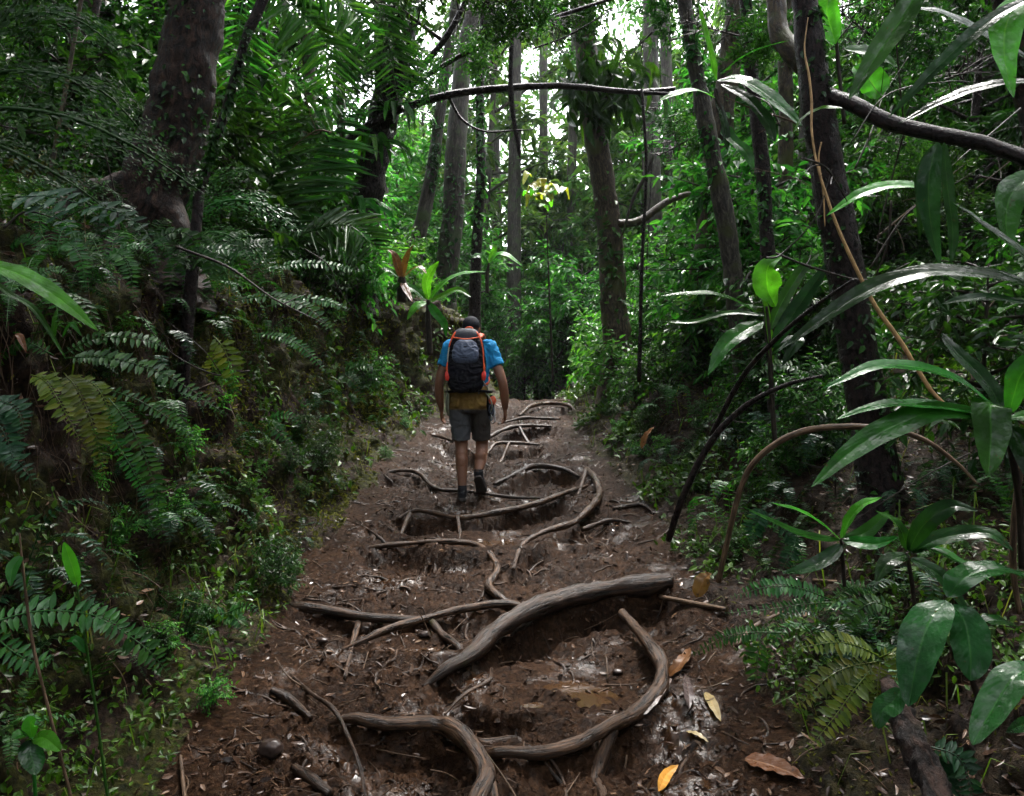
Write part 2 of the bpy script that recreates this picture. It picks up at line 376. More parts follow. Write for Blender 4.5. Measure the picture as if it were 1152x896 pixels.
M['fern_blue'] = leaf_mat('fern_dark_bluish', (0.0058, 0.0252, 0.0101), (0.0122, 0.0446, 0.0173), (0.0216, 0.0612, 0.0216), trans=.2, rough=(.18, .45))
M['fern_yel'] = leaf_mat('fern_yellowish', (0.0324, 0.054, 0.0058), (0.0684, 0.0972, 0.0101), (0.108, 0.1152, 0.0144), trans=.25)
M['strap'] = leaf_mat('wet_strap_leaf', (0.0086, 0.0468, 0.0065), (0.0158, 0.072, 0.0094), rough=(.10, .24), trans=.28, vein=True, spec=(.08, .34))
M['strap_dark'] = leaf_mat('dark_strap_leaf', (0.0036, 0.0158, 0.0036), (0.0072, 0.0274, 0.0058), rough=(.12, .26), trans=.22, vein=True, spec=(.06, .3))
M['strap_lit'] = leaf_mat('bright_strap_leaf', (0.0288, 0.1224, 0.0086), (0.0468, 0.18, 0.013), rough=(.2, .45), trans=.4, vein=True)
M['broad'] = leaf_mat('broad_glossy_leaf', (0.005, 0.0324, 0.0065), (0.0086, 0.0468, 0.0094), rough=(.09, .2), trans=.15, vein=True, spec=(.12, .45))
M['grass'] = leaf_mat('long_grass', (0.036, 0.0792, 0.0086), (0.072, 0.1224, 0.0144), (0.144, 0.144, 0.036), trans=.35)
M['cover'] = leaf_mat('creeping_leaf', (0.013, 0.0396, 0.0043), (0.0324, 0.0792, 0.0072), (0.0576, 0.1224, 0.0115), trans=.25)
M['moss'] = leaf_mat('moss_tuft', (.026, .028, .004), (.075, .078, .010), (.12, .12, .014), trans=.15, rough=(.5, .8), spec=(.05, .2))
M['litter'] = leaf_mat('fallen_leaf_bits', (0.0158, 0.0086, 0.005), (0.0504, 0.0274, 0.0158), (0.1224, 0.072, 0.0396), trans=0, rough=(.2, .5), spec=(.1, .8))
M['orange_leaf'] = leaf_mat('orange_dead_leaf', (0.336, 0.136, 0.024), (0.4, 0.176, 0.032), trans=.1, vein=True, rough=(.3, .5))
M['brown_leaf'] = leaf_mat('brown_dead_leaf', (.10, .045, .014), (.13, .06, .02), trans=.1, vein=True, spots=(.04, .02, .012))
M['pale_leaf'] = leaf_mat('pale_dead_leaf', (.20, .14, .07), (.25, .18, .09), trans=.1, vein=True, spots=(.08, .05, .03))
M['grey_leaf'] = leaf_mat('greyish_wet_dead_leaf', (0.072, 0.052, 0.048), (0.104, 0.08, 0.072), trans=0, vein=True, rough=(.15, .35))
M['stone'] = plain('wet_stone', (.030, .020, .016), .3, var=.4, scale=20, bump=.6)
M['yellow'] = leaf_mat('yellow_leaf', (.13, .15, .012), (.20, .20, .018), (.26, .24, .02), trans=.3, vein=True)

# ------------------------------------------------------------------ terrain
def zp(Y):
    Y = np.asarray(Y, float)
    return np.interp(Y, [-12, 3, 12.6, 14, 16, 20, 30, 90], [-2.1, 0, 1.344, 1.47, 1.47, 1.3, 1.3, 2.5])
def xl(Y): return np.interp(Y, [-12, 3, 6, 9, 11, 12.2, 13.5, 16, 90], [-1.3, -1.3, -1.38, -1.3, -1.2, -.85, -.25, 0, 0])
def xr(Y): return np.interp(Y, [-12, 3, 4.7, 7, 8.3, 10, 13, 16, 90], [1.1, 1.06, 1.14, 1.14, .97, .84, .84, .8, .8])
def flat(px, py):
    """pixel -> point on the bare path slope"""
    Y = 1.92 / (.14 + (py - 448) / F)
    return np.array([(px - 576) / F * Y, Y])
LP = np.array([(0, 0), (.22, .10), (.42, .35), (.60, .8), (.70, 1.25), (.70, 1.65), (.66, 1.85), (.82, 2.05), (1.2, 2.25), (2, 2.5), (4, 3.3), (9, 6), (60, 26)])
RP = np.array([(0, 0), (.18, .06), (.45, .17), (.62, .34), (.74, .58), (.95, .72), (1.3, .80), (2, .98), (4, 1.5), (9, 3), (60, 18)])
def prof(P, n1, n2, un):
    d = np.concatenate([[0], np.cumsum(np.linalg.norm(np.diff(P, axis=0), axis=1))])
    dn = np.interp(un, P[:, 0], d) if False else d[list(P[:, 0]).index(un)]
    t = np.concatenate([np.linspace(0, dn, n1), dn + (d[-1] - dn) * (np.linspace(0, 1, n2 + 1)[1:] ** 2)])
    return np.stack([np.interp(t, d, P[:, 0]), np.interp(t, d, P[:, 1])], 1)
lp = prof(LP, 130, 40, 2); rp_ = prof(RP, 100, 40, 2)
ns = 200; ss = np.linspace(-1, 1, ns)
ya = [-12.]
while ya[-1] < 90:
    y = ya[-1]; ya.append(y + (.3 if y < 1.8 else max(.012, .0042 * y) if y < 15.5 else .12 + (y - 15.5) * .06))
ya = np.array(ya); ny = len(ya)
nl, nr_ = len(lp) - 1, len(rp_) - 1; nx = nl + ns + nr_
X = np.zeros((ny, nx)); Y = np.repeat(ya[:, None], nx, 1); Z = np.zeros((ny, nx))
L_, R_, ZP = xl(ya)[:, None], xr(ya)[:, None], zp(ya)[:, None]
hl = np.interp(ya, [0, 7, 9, 13, 18, 90], [1, 1, .9, .8, .5, .5])[:, None]
hr = np.interp(ya, [0, 4, 7, 13, 18, 90], [.95, 1, 1.1, 1.0, .6, .6])[:, None]
u = lp[1:][::-1]
X[:, :nl] = L_ - u[None, :, 0]; Z[:, :nl] = ZP + u[None, :, 1] * hl
mid = (L_ + R_) / 2; hw = (R_ - L_) / 2
X[:, nl:nl + ns] = mid + hw * ss; Z[:, nl:nl + ns] = ZP + .05 * np.abs(ss) ** 3 - .05
X[:, nl + ns:] = R_ + rp_[None, 1:, 0]; Z[:, nl + ns:] = ZP + rp_[None, 1:, 1] * hr
cidx = np.arange(nx)
onpath = ((cidx >= nl) & (cidx < nl + ns))[None]
edge = np.where(onpath, np.abs(np.concatenate([np.zeros(nl), ss, np.zeros(nr_)]))[None], 1.)
bank = smooth(.75, 1, edge) * np.ones_like(X)
far_l = np.concatenate([lp[1:, 0][::-1], np.zeros(ns), rp_[1:, 0]])[None]      # distance from path edge
# fade the path-edge shape at the seam
STEPS = [([(745, 657), (690, 665), (640, 672), (600, 685), (560, 705), (530, 735), (505, 752)], .24, .55),
         ([(320, 685), (410, 690), (490, 690), (585, 680)], .08, .3),
         ([(385, 803), (430, 808), (480, 812), (520, 825)], .17, .4),
         ([(735, 775), (705, 805), (660, 830), (600, 845)], .14, .35),
         ([(445, 577), (515, 580), (580, 572), (640, 553)], .20, .45),
         ([(420, 615), (480, 612), (540, 616)], .15, .35),
         ([(578, 632), (600, 605), (650, 590), (672, 560)], .13, .3),
         ([(560, 540), (605, 527), (650, 530)], .2, .5),
         ([(430, 532), (470, 535)], .17, .4),
         ([(555, 500), (608, 496)], .18, .7), ([(565, 483), (625, 476)], .18, .9), ([(590, 463), (645, 456)], .16, .8), ([(500, 497), (545, 515)], .16, .6)]
n25_ = fbm(np.stack([X, Y, Z], -1) * 3.1, 3)
near = (Y > 2.2) & (Y < 14) & (far_l < .25)
xs, ys = X[near], Y[near]; dz = np.zeros_like(xs)
for pl_, A, reach in STEPS:
    W = np.array([flat(*p) for p in pl_]); W = W[np.argsort(W[:, 0])]
    yy = np.interp(xs, W[:, 0], W[:, 1])
    dmin = np.full(xs.shape, 1e9)
    for a, b in zip(W[:-1], W[1:]):
        ab = b - a; t = np.clip(((xs - a[0]) * ab[0] + (ys - a[1]) * ab[1]) / (ab @ ab), 0, 1)
        dmin = np.minimum(dmin, np.hypot(xs - a[0] - t * ab[0], ys - a[1] - t * ab[1]))
    wob = n25_[near] * .12
    inside = smooth(W[0, 0] - .14, W[0, 0] + .10, xs + wob) * (1 - smooth(W[-1, 0] - .10, W[-1, 0] + .14, xs + wob)); A = A * .72; reach = reach * (1 + n25_[near] * .5)
    front = ys < yy + .01
    dz = np.minimum(dz, np.where(front, -A * np.exp(-(dmin / reach) ** 2) * smooth(-.01, .09, dmin) * inside, 0)) + np.where(~front, .025 * np.exp(-(dmin / .25) ** 2) * inside, 0)
Z[near] += dz
PUD = [(548, 602, .46, .36), (640, 752, .46, .36), (478, 722, .24, .16), (655, 598, .22, .16), (585, 778, .2, .14)]
flatw = np.zeros_like(Z); PLV = []
for px, py, rx, ry in PUD:
    c = flat(px, py); dd = np.hypot((X - c[0]) / rx, (Y - c[1]) / ry); lev = float(np.median(Z[dd < .6])) - .01; PLV.append(lev)
    wgt = 1 - smooth(1, 1.45, dd); Z = Z * (1 - wgt) + (lev + .05 * np.minimum(dd, 1.5) ** 2) * wgt; flatw = np.maximum(flatw, wgt)
P0 = np.stack([X, Y, Z], -1)
big = fbm(P0 * .55 + 3, 3); n25 = fbm(P0 * np.array([2.3, 2.3, 2.3]), 4); n7 = fbm(P0 * 6.5 + 9, 4); n22 = fbm(P0 * 21 + 5, 3); n50 = fbm(P0 * 52 + 1, 2)
clod = np.abs(vnoise(P0 * 15 + 3)); 
fade = np.interp(Y, [2, 15, 30], [1, 1, .4])
pm = 1 - bank
Z += (1 - .62 * flatw) * pm * (n25 * .05 + n7 * .040 + n22 * .026 + n50 * .013 - clod * .03 - np.abs(vnoise(P0 * 31 + 8)) * .02 + .02)
lb = (cidx < nl)[None]; rb = (cidx >= nl + ns)[None]
bk = bank * np.where(far_l > 0, smooth(0, .15, far_l) * .9 + .1, .3)
amp = fade * bk
X += lb * amp * (n25 * .22 + n7 * .09 + n22 * .03)
Z += lb * amp * (n25 * .10 + n7 * .05 + n22 * .022) + lb * big * np.minimum(far_l * .12, .8)
X -= rb * amp * (n25 * .10 + n7 * .05 + n22 * .02)
Z += rb * amp * (n25 * .12 + n7 * .06 + n22 * .025) + rb * big * np.minimum(far_l * .10, .8)
TV = np.stack([X, Y, Z], -1)
ii = np.arange(ny - 1)[:, None]; jj = np.arange(nx - 1)[None]
TQ = np.stack([ii * nx + jj, ii * nx + jj + 1, (ii + 1) * nx + jj + 1, (ii + 1) * nx + jj], -1)
border = np.where(onpath, np.abs(edge), 1 + far_l) + .10 * n25 + .07 * n7
ispath = (border < 1.06) & (Y < 40)
fm = ispath[:-1, :-1].reshape(-1)
TQf = TQ.reshape(-1, 4); TVf = TV.reshape(-1, 3)
def sub(maskf, name, m):
    q = TQf[maskf]; uq, inv = np.unique(q.ravel(), return_inverse=True)
    return tag(MB().add(TVf[uq], inv.reshape(-1, 4)).build(name, m), kind='structure')
sub(fm, 'path', M['mud']); sub(~fm, 'ground', M['soil'])
BV = BVHTree.FromPolygons(TVf.tolist(), TQf.tolist())
CAM = Vector((0, 0, CAMZ))

def P(px, py, Yd):
    return np.array([(px - 576) / F * Yd, Yd, CAMZ - (py - 448) / F * Yd])
def G(px, py, default=6.):
    h = BV.ray_cast(CAM, Vector(((px - 576) / F, 1, -(py - 448) / F)))
    return np.array(h[0]) if h[0] is not None else P(px, py, default)
def GZ(x, y):
    h = BV.ray_cast(Vector((x, y, 40)), Vector((0, 0, -1)))
    return h[0].z if h[0] is not None else 0.
def PL(pts, d0=None, d1=None):
    """pixel polyline -> world, depth runs d0..d1 (photo widths in px at depth d are d/F metres)"""
    n = len(pts)
    if d0 is None: d0 = G(*pts[0])[1] * .97
    if d1 is None: d1 = d0
    return np.array([P(p[0], p[1], d0 + (d1 - d0) * k / (n - 1)) for k, p in enumerate(pts)])

# puddles lying in the hollows below the roots
pud_m, nt, N, Lk, b = mat('muddy_water')
b.inputs['Base Color'].default_value = (.040, .021, .010, 1); b.inputs['Roughness'].default_value = .06
tcn = N.new('ShaderNodeTexCoord'); nz = noise(N, Lk, tcn.outputs['Object'], 9, 3); bp = N.new('ShaderNodeBump'); bp.inputs['Strength'].default_value = .12; bp.inputs['Distance'].default_value = .01
Lk.new(nz.outputs[0], bp.inputs['Height']); Lk.new(bp.outputs[0], b.inputs['Normal'])
for (px, py, rx, ry), lev in zip(PUD, PLV):
    c = flat(px, py); a = np.linspace(0, 2 * np.pi, 40, endpoint=False); rings = np.linspace(0, .86, 5)
    V = np.stack([c[0] + rings[:, None] * rx * np.cos(a), c[1] + rings[:, None] * ry * np.sin(a), np.full((5, 40), lev + .012)], -1)
    i = np.arange(4)[:, None]; j = np.arange(40)[None]
    tag(MB().add(V, np.stack([i * 40 + j, (i + 1) * 40 + j, (i + 1) * 40 + (j + 1) % 40, i * 40 + (j + 1) % 40], -1)).build('puddle', pud_m), kind='structure')

# ------------------------------------------------------------------ roots
def gpts(pts, lift, base=True):
    out = []
    for p in pts:
        w = flat(p[0], p[1]); z = max(zp(w[1]) - .03 + (0 if base else -1), GZ(w[0], w[1]) - .01 if not base else -9)
        out.append((w[0], w[1], z + lift))
    return np.array(out)
rm_ = lambda r: min(r[0], r[-1])
def root(pts, r, label, m='root', lift=.02, legs=(), blunt=False, seed=0, k=14, amp=.42, n=None):
    pp = gpts(pts, lift); base = pp[len(pp) // 2]
    pp[-1, 2] -= rm_(r) + .03
    if not blunt: pp[0, 2] -= rm_(r) + .02
    t = thing('exposed_root', base, label, 'root', 'exposed tree roots crossing the path')
    mb = MB(); rm = np.array(r) * (.74 if blunt else .64); pp[1:-1] += np.random.default_rng(seed).normal(0, .012, pp[1:-1].shape)
    tube(mb, pp, rm, n=n or max(30, len(pts) * 12), k=k, amp=amp, fr=8, seed=seed); mb.build('main_root', M[m], t)
    for lp_, lr in legs:
        q = []
        for i_, p in enumerate(lp_):
            w = flat(p[0], p[1]); zb = zp(w[1]) - .03 + lift
            q.append((w[0] + random.gauss(0, .012), w[1], zb if i_ == 0 else max(GZ(w[0], w[1]) + lr[-1] * .2 - (.04 if i_ == len(lp_) - 1 else 0), zb - .28)))
        tube(MB(), q, np.array(lr) * .7, n=len(q) * 7, k=8, amp=amp, fr=11, seed=seed + 3).build('side_root', M[m], t)
    return t
root([(752, 655), (725, 660), (690, 664), (640, 672), (600, 686), (560, 707), (530, 735), (505, 752), (476, 763)], [.085, .088, .085, .08, .078, .07, .055, .038, .015],
     'thickest dark log-like root curving across the path with a broken right end', 'root_dark', .03, seed=1, k=18, blunt=True)
root([(405, 688), (400, 712), (388, 750)], [.03, .028, .018], 'short pale root peg dropping straight down left of the long thin root', 'root', .02, seed=9)
root([(385, 724), (412, 718), (445, 711), (490, 694), (530, 684), (575, 680), (600, 682)], [.018, .028, .033, .035, .036, .038, .03], 'long thin pale root sweeping left from the thick log-like root', 'root', .03, seed=2)
root([(305, 672), (350, 684), (410, 690), (470, 691), (500, 690)], [.05, .05, .045, .04, .02], 'half-buried dark root lying across the left half of the path behind the long pale one', 'root_dark', .01,
     legs=[([(486, 692), (500, 708), (516, 728), (526, 738)], [.035, .034, .03, .02])], seed=4)
root([(700, 678), (712, 698), (730, 725), (744, 750), (737, 775), (715, 800), (685, 820), (650, 833), (610, 845), (570, 842), (548, 832)], [.04, .05, .055, .06, .06, .06, .05, .046, .042, .04, .03],
     'big loop-shaped brown root bending round the right side of the muddy hollow', 'root', .018, legs=[([(690, 818), (678, 838), (675, 862), (682, 890)], [.045, .042, .038, .02])], seed=6, k=12)
root([(372, 800), (400, 805), (440, 809), (485, 812), (515, 822), (535, 842), (545, 868), (540, 900), (536, 925)], [.022, .04, .055, .06, .062, .062, .055, .05, .045],
     'knobbly root at the bottom of the picture bending downwards at its right end', 'root', .02, legs=[([(540, 855), (556, 880), (560, 905)], [.035, .03, .02]), ([(520, 822), (545, 810), (580, 809), (612, 820)], [.03, .03, .026, .012])], seed=7, k=14)
root([(296, 708), (325, 742), (352, 772), (378, 798), (388, 828), (402, 862), (412, 888)], [.008, .013, .016, .018, .015, .012, .006], 'thin dark root running down the left edge of the path', 'root_dark', .012, seed=8, k=7)
root([(408, 612), (440, 612), (485, 610), (530, 613), (553, 624), (560, 640), (552, 655), (560, 668), (580, 678)], [.02, .03, .032, .036, .042, .044, .044, .042, .03],
     'S-shaped brown root ending at the thick log-like root', 'root', .03, legs=[([(492, 612), (486, 626), (474, 650)], [.02, .018, .008])], seed=10)
root([(660, 526), (668, 540), (675, 555), (668, 570), (657, 585), (640, 592), (610, 602), (588, 615), (577, 636)], [.04, .05, .055, .05, .048, .045, .036, .028, .018],
     'kinked pale root with an elbow at the right edge of the path', 'root', .05, legs=[([(660, 530), (648, 548), (636, 562)], [.03, .03, .02])], seed=11)
root([(448, 578), (470, 576), (515, 581), (560, 576), (600, 568), (640, 553), (662, 540)], [.028, .034, .036, .04, .04, .035, .025],
     'root step just below the feet of the hiker, standing on three short legs', 'root', .03, legs=[([(462, 578), (452, 588), (450, 602)], [.03, .028, .022]), ([(515, 581), (518, 592), (508, 606)], [.026, .024, .018])], seed=12)
root([(375, 578), (400, 588), (425, 602), (440, 610)], [.012, .016, .018, .012], 'slim root slanting from the left bank to the S-shaped root', 'root_dark', .01, seed=13, k=7)
root([(556, 540), (580, 531), (605, 526), (632, 529), (652, 531)], [.025, .04, .045, .04, .025], 'dark root over a deep hollow to the right of the hiker’s feet'.replace('’s', ''), 'root_dark', .03, seed=14)
root([(428, 531), (452, 530), (472, 534), (492, 549), (520, 552), (575, 560), (610, 555)], [.025, .03, .032, .03, .03, .026, .015], 'dark root over the hole at the foot of the left bank, running behind the heels', 'root_dark', .03, seed=15)
root([(548, 508), (558, 502), (575, 499), (607, 497)], [.02, .035, .038, .025], 'pale forked root step seen beside the hiker at calf height', 'root', .04, legs=[([(573, 499), (562, 506), (554, 515)], [.03, .028, .02])], seed=16)
root([(545, 492), (565, 484), (590, 480), (626, 476)], [.03, .045, .045, .03], 'dark root step near the top of the slope', 'root_dark', .04, legs=[([(582, 481), (596, 487), (604, 494)], [.03, .03, .02])], seed=17)
root([(584, 466), (598, 459), (618, 455), (640, 459), (650, 464)], [.03, .05, .055, .05, .03], 'pale arched root on the crest of the path', 'root', .05, seed=18)
root([(560, 474), (590, 471), (630, 468)], [.02, .04, .03], 'low dark root just below the crest of the path', 'root_dark', .03, seed=19)
root([(480, 485), (505, 496), (530, 508), (550, 520)], [.02, .032, .032, .02], 'slanting root on the upper path left of the hiker', 'root_dark', .03, seed=20)
root([(500, 790), (520, 772), (545, 757), (553, 738)], [.008, .015, .016, .012], 'small curved root loop below the tip of the thick log-like root', 'root', .0, seed=21, k=7)
root([(655, 590), (690, 582), (725, 584)], [.03, .03, .015], 'dark root entering the right bank beside the kinked pale root', 'root_dark', .02, seed=22)
fr_ = MB(); rr = np.random.default_rng(4)
for k in range(200):
    y = rr.uniform(2.7, 9.5); x = rr.uniform(xl(y) - .1, xr(y) + .1); a = rr.normal(0, .8) if rr.random() < .6 else rr.uniform(0, 6.28); q = []
    r0 = rr.uniform(.002, .010)
    for s in range(9):
        q.append((x, y, GZ(x, y) + r0 * .4 - (.012 if s % 4 == 3 else 0))); a += rr.normal(0, .4); x += math.cos(a) * .06; y += math.sin(a) * .06 * .8
    tube(fr_, q, [r0 * .5, r0, r0 * .8, r0 * .3], n=34, k=6, amp=.2, fr=30)
tag(fr_.build('fine_roots', M['root']), 'fine rootlets creeping over the mud of the path', 'rootlets', None, 'stuff')
def stick(pts, r, label, m='deadstem', lift=.015, name='stick', cat='stick'):
    q = [G(*p) + np.array([0, 0, lift]) for p in pts]
    mb = MB(); tube(mb, q, r, n=len(q) * 6, k=7, amp=.15, fr=14)
    return tag(mb.build(name, M[m]), label, cat)
stick([(742, 674), (775, 681), (818, 689)], [.014, .018, .014], 'straight brown stick on the soil right of the thick log-like root')
stick([(305, 780), (325, 790), (350, 812)], [.02, .024, .012], 'short half-buried stick in the mud on the left edge of the path', 'root_dark')
stick([(330, 868), (352, 882), (372, 898)], [.02, .024, .02], 'dark mud-covered stick at the bottom left of the path', 'root_dark')
stick([(203, 855), (205, 875), (208, 905)], [.006, .008, .008], 'upright pale twig at the lower left edge of the path', 'deadstem')
stick([(828, 730), (850, 708), (880, 692)], [.012, .014, .01], 'reddish broken stick slanting up among the small ferns on the right', 'deadstem')
stick([(915, 656), (955, 660), (990, 668)], [.01, .012, .01], 'reddish stick lying below the bright ginger leaves on the right', 'deadstem')
stick([(690, 575), (720, 570), (735, 578)], [.02, .022, .015], 'dark flat stick at the right edge of the path past the kinked root', 'root_dark')

# ------------------------------------------------------------------ crown prototypes
def crown_arrays(r, h0, h1, rad, nl, tw, lpt, LL, LW, droop=.35, up=.35, twig=.5, trunk_h=None):
    """limbs from a central stem, twigs along limbs, alternate leaves along twigs -> (wood MB, leaf MB)"""
    wood, lf = MB(), MB()
    TP, TD = [], []
    for k in range(nl):
        f = (k + r.random()) / nl; z0 = h0 + (h1 - h0) * f * .85
        az = k * 2.4 + r.normal(0, .3); ln = rad * (.55 + .5 * r.random()) * (1.1 - .6 * abs(f - .35))
        d = np.array([math.cos(az), math.sin(az), 0.])
        e = up + r.normal(0, .2)
        pts = np.array([[0, 0, z0], d * ln * .45 + [0, 0, z0 + ln * .45 * e], d * ln + [0, 0, z0 + ln * e * .8 - ln * .08]])
        pts[1, :2] += r.normal(0, .08 * ln, 2)
        br = .012 + .012 * ln
        tube(wood, pts, [br, br * .6, br * .2], n=8, k=5)
        C = catmull(pts, 30)
        for q in range(tw):
            i = int(29 * (.25 + .75 * r.random())); p = C[i]
            dd = nrm(nrm(C[min(29, i + 1)] - C[max(0, i - 1)]) * .5 + r.normal(0, .6, 3) + [0, 0, .15])
            TP.append(p); TD.append(dd)
    TP, TD = np.array(TP), np.array(TD); n = len(TP)
    tl = twig * r.uniform(.5, 1.2, n)
    # twigs as thin three-sided sticks
    for p, d, l in zip(TP, TD, tl):
        a = nrm(np.cross(d, [.3, .2, 1])); b_ = np.cross(d, a); w_ = .004 + .003 * l
        V = [p + a * w_, p + b_ * w_, p - (a + b_) * w_ * .7]; e = p + d * l
        V = np.array(V + [v * .3 + p * -.3 + e for v in V] if False else V + [e, e, e])
        wood.add(V, [[0, 1, 4, 3], [1, 2, 5, 4], [2, 0, 3, 5]])
    t = np.tile(np.linspace(.15, 1, lpt), n); B = np.repeat(TP, lpt, 0); D = np.repeat(TD, lpt, 0); l = np.repeat(tl, lpt)
    side = nrm(np.cross(D, [0, 0, 1.]) + 1e-6) * np.where(np.arange(len(t)) % 2, 1, -1)[:, None]
    pos = B + D * (t * l)[:, None] - np.array([0, 0, 1.]) * (t * t * l * .15)[:, None]
    D2 = nrm(D * .6 + side * .8 + r.normal(0, .3, pos.shape) + [0, 0, -droop * .7])
    U = nrm(np.array([0, 0, 1.]) + r.normal(0, .35, pos.shape))
    s = r.uniform(.6, 1.25, len(t))
    leaves(lf, pos, D2, U, LL * s, LW * s, droop, .2)
    return wood, lf
def proto(name, args, tree_h=None, tr=.09, bark='twig', leaf='l_mid', lean=.2):
    r = np.random.default_rng(len(name) * 7 + int(args[0] * 10) + args[3])
    wood, lf = crown_arrays(r, *args)
    h1 = args[1]
    st = MB(); pts = [(0, 0, -.15), (r.normal(0, lean * .3), r.normal(0, lean * .3), h1 * .4), (0, 0, h1 * .92)]
    tube(st, pts, [tr * 1.3, tr, tr * .35], n=18, k=9, amp=.18, fr=4)
    st.v += wood.v; st.q += [q + st.n for q in []]
    for v, q, uv in zip(wood.v, wood.q, wood.uv): pass
    base = st.n
    st.v = st.v[:1]; st.n = base
    st.q += [q + base for q in wood.q]; st.v += wood.v; st.uv += wood.uv; st.n += wood.n
    return st.mesh(name + '_stem', M[bark]), lf.mesh(name + '_leaves', M[leaf], smooth_=False)
#            h0  h1  rad nl tw lpt LL  LW
PR = {
 'shrub_small': proto('shrub_small', (.12, .9, .55, 12, 9, 8, .11, .05), tr=.012, leaf='l_mid'),
 'shrub_light': proto('shrub_light', (.15, 1.2, .6, 11, 8, 7, .14, .07), tr=.014, leaf='l_light'),
 'shrub_dark': proto('shrub_dark', (.2, 1.7, .9, 16, 11, 8, .13, .055), tr=.02, leaf='l_dark'),
 'bush_big': proto('bush_big', (.4, 3.2, 1.6, 22, 15, 9, .17, .07), tr=.04, leaf='l_mid'),
 'tree_a': proto('tree_a', (1.2, 7, 2.4, 26, 20, 9, .22, .09), tr=.08, leaf='l_mid', bark='bark_grey'),
 'tree_b': proto('tree_b', (2.0, 9, 2.8, 26, 20, 9, .26, .10), tr=.10, leaf='l_far', bark='bark_pale'),
 'tree_c': proto('tree_c', (.8, 6, 2.0, 24, 18, 8, .20, .10), tr=.06, leaf='l_light', bark='bark_grey'),
 'tree_d': proto('tree_d', (1.0, 7.5, 2.3, 26, 20, 9, .20, .07), tr=.08, leaf='l_dark', bark='bark_dark'),
 'canopy': proto('canopy', (0, 3.2, 3.4, 16, 22, 9, .30, .12), tr=.10, leaf='l_dark', bark='bark_dark'),
}
def plant(kind, x, y, sc, label, cat, name, group=None, rz=None, dz=-.03, parts=('stem', 'foliage')):
    z = GZ(x, y) + dz
    t = thing(name, (x, y, z), label, cat, group); s, l = PR[kind]
    t.rotation_euler = (rng.normal(0, .05), rng.normal(0, .05), rng.random() * 6.28 if rz is None else rz)
    t.scale = (sc, sc, sc * rng.uniform(.9, 1.15))
    link(parts[0], s, t); link(parts[1], l, t)
    return t

# ------------------------------------------------------------------ individual trees of the photograph
def trunk_tree(pts, rpx, Yd, label, bark, top=9., crown=None, amp=.24, k=16, flare=1.5, fr=5., seed=0, csc=1., name='tree', cat='tree', lean=None, cz=0.):
    """pts: photo pixels from the top down; trunk planted on the ground, carried on above the frame"""
    Wp = [P(p[0], p[1], Yd) for p in pts][::-1]; rr = [x / F * Yd for x in rpx][::-1]
    b = Wp[0]; zg = GZ(b[0], b[1])
    d0 = nrm(Wp[0] - Wp[1]); 
    if b[2] > zg:
        e = np.array([b[0] + d0[0] * (b[2] - zg) * .5, b[1], zg]); Wp = [e] + Wp; rr = [rr[0] * flare] + rr
    e = Wp[0] - [0, 0, (.3)]; Wp = [e] + Wp; rr = [rr[0] * 1.25] + rr
    base = (Wp[1][0], Wp[1][1], zg)
    dt = nrm(Wp[-1] - Wp[-2]) if lean is None else nrm(np.array(lean)); q = Wp[-1]; hh = max(.5, top - q[2])
    if top > q[2]:
        Wp.append(q + dt * hh * .5); Wp.append(q + dt * hh * .75 + np.array([0, 0, hh * .25])); rr += [rr[-1] * .85, rr[-1] * .6]
    t = thing(name, base, label, cat)
    mb = MB(); tube(mb, Wp, rr, n=len(Wp) * 22, k=k, amp=amp, fr=fr, seed=seed); mb.build('trunk', M[bark], t)
    if name == 'tree' and Yd < 18:   # creepers climbing the bark
        C_ = catmull(np.array(Wp), 400); R_2 = np.interp(np.linspace(0, 1, 400), np.linspace(0, 1, len(rr)), rr); vis_ = np.where((C_[:, 2] < CAMZ + .55 * Yd) & (C_[:, 2] > zg))[0]
        nb = 5; cl_ = rng.choice(vis_, nb); ii_ = np.clip(np.concatenate([rng.normal(c, 14, 60) for c in cl_]), vis_[0], vis_[-1]).astype(int); an = np.concatenate([rng.normal(rng.uniform(3.6, 5.8), .7, 60) for c in cl_])
        nd = np.stack([np.cos(an), np.sin(an), an * 0], 1); pp_ = C_[ii_] + nd * (R_2[ii_] * 1.02)[:, None]; cm = MB(); s_ = rng.uniform(.03, .075, len(an)) * np.clip(Yd / 6, .7, 1.8)
        leaves(cm, pp_, nd * .5 + rng.normal(0, .5, nd.shape) + [0, 0, -.5], nrm(nd + [0, 0, .6]), s_, s_ * .6, .3); cm.build('creeper', M[('l_mid', 'l_dark', 'fern')[int(rng.integers(0, 3))]], t, False)
    if Yd > 9.7: crown = None
    if crown:
        c = link('crown', PR[crown][1], t); s = link('limbs', PR[crown][0], t)
        tp = np.array(Wp[-1]) - np.array(base) - [0, 0, 1.0 - cz]
        for o in (c, s): o.location = tp; o.scale = (csc,) * 3; o.rotation_euler = (0, 0, rng.random() * 6)
    return t
def branch(t, pts, r, d0, d1=None, m='twig', name='branch', k=7, amp=.15):
    q = PL(pts, d0, d1); mb = MB(); tube(mb, q, r, n=len(q) * 7, k=k, amp=amp, fr=12, seed=len(pts))
    return mb.build(name, M[m], t)

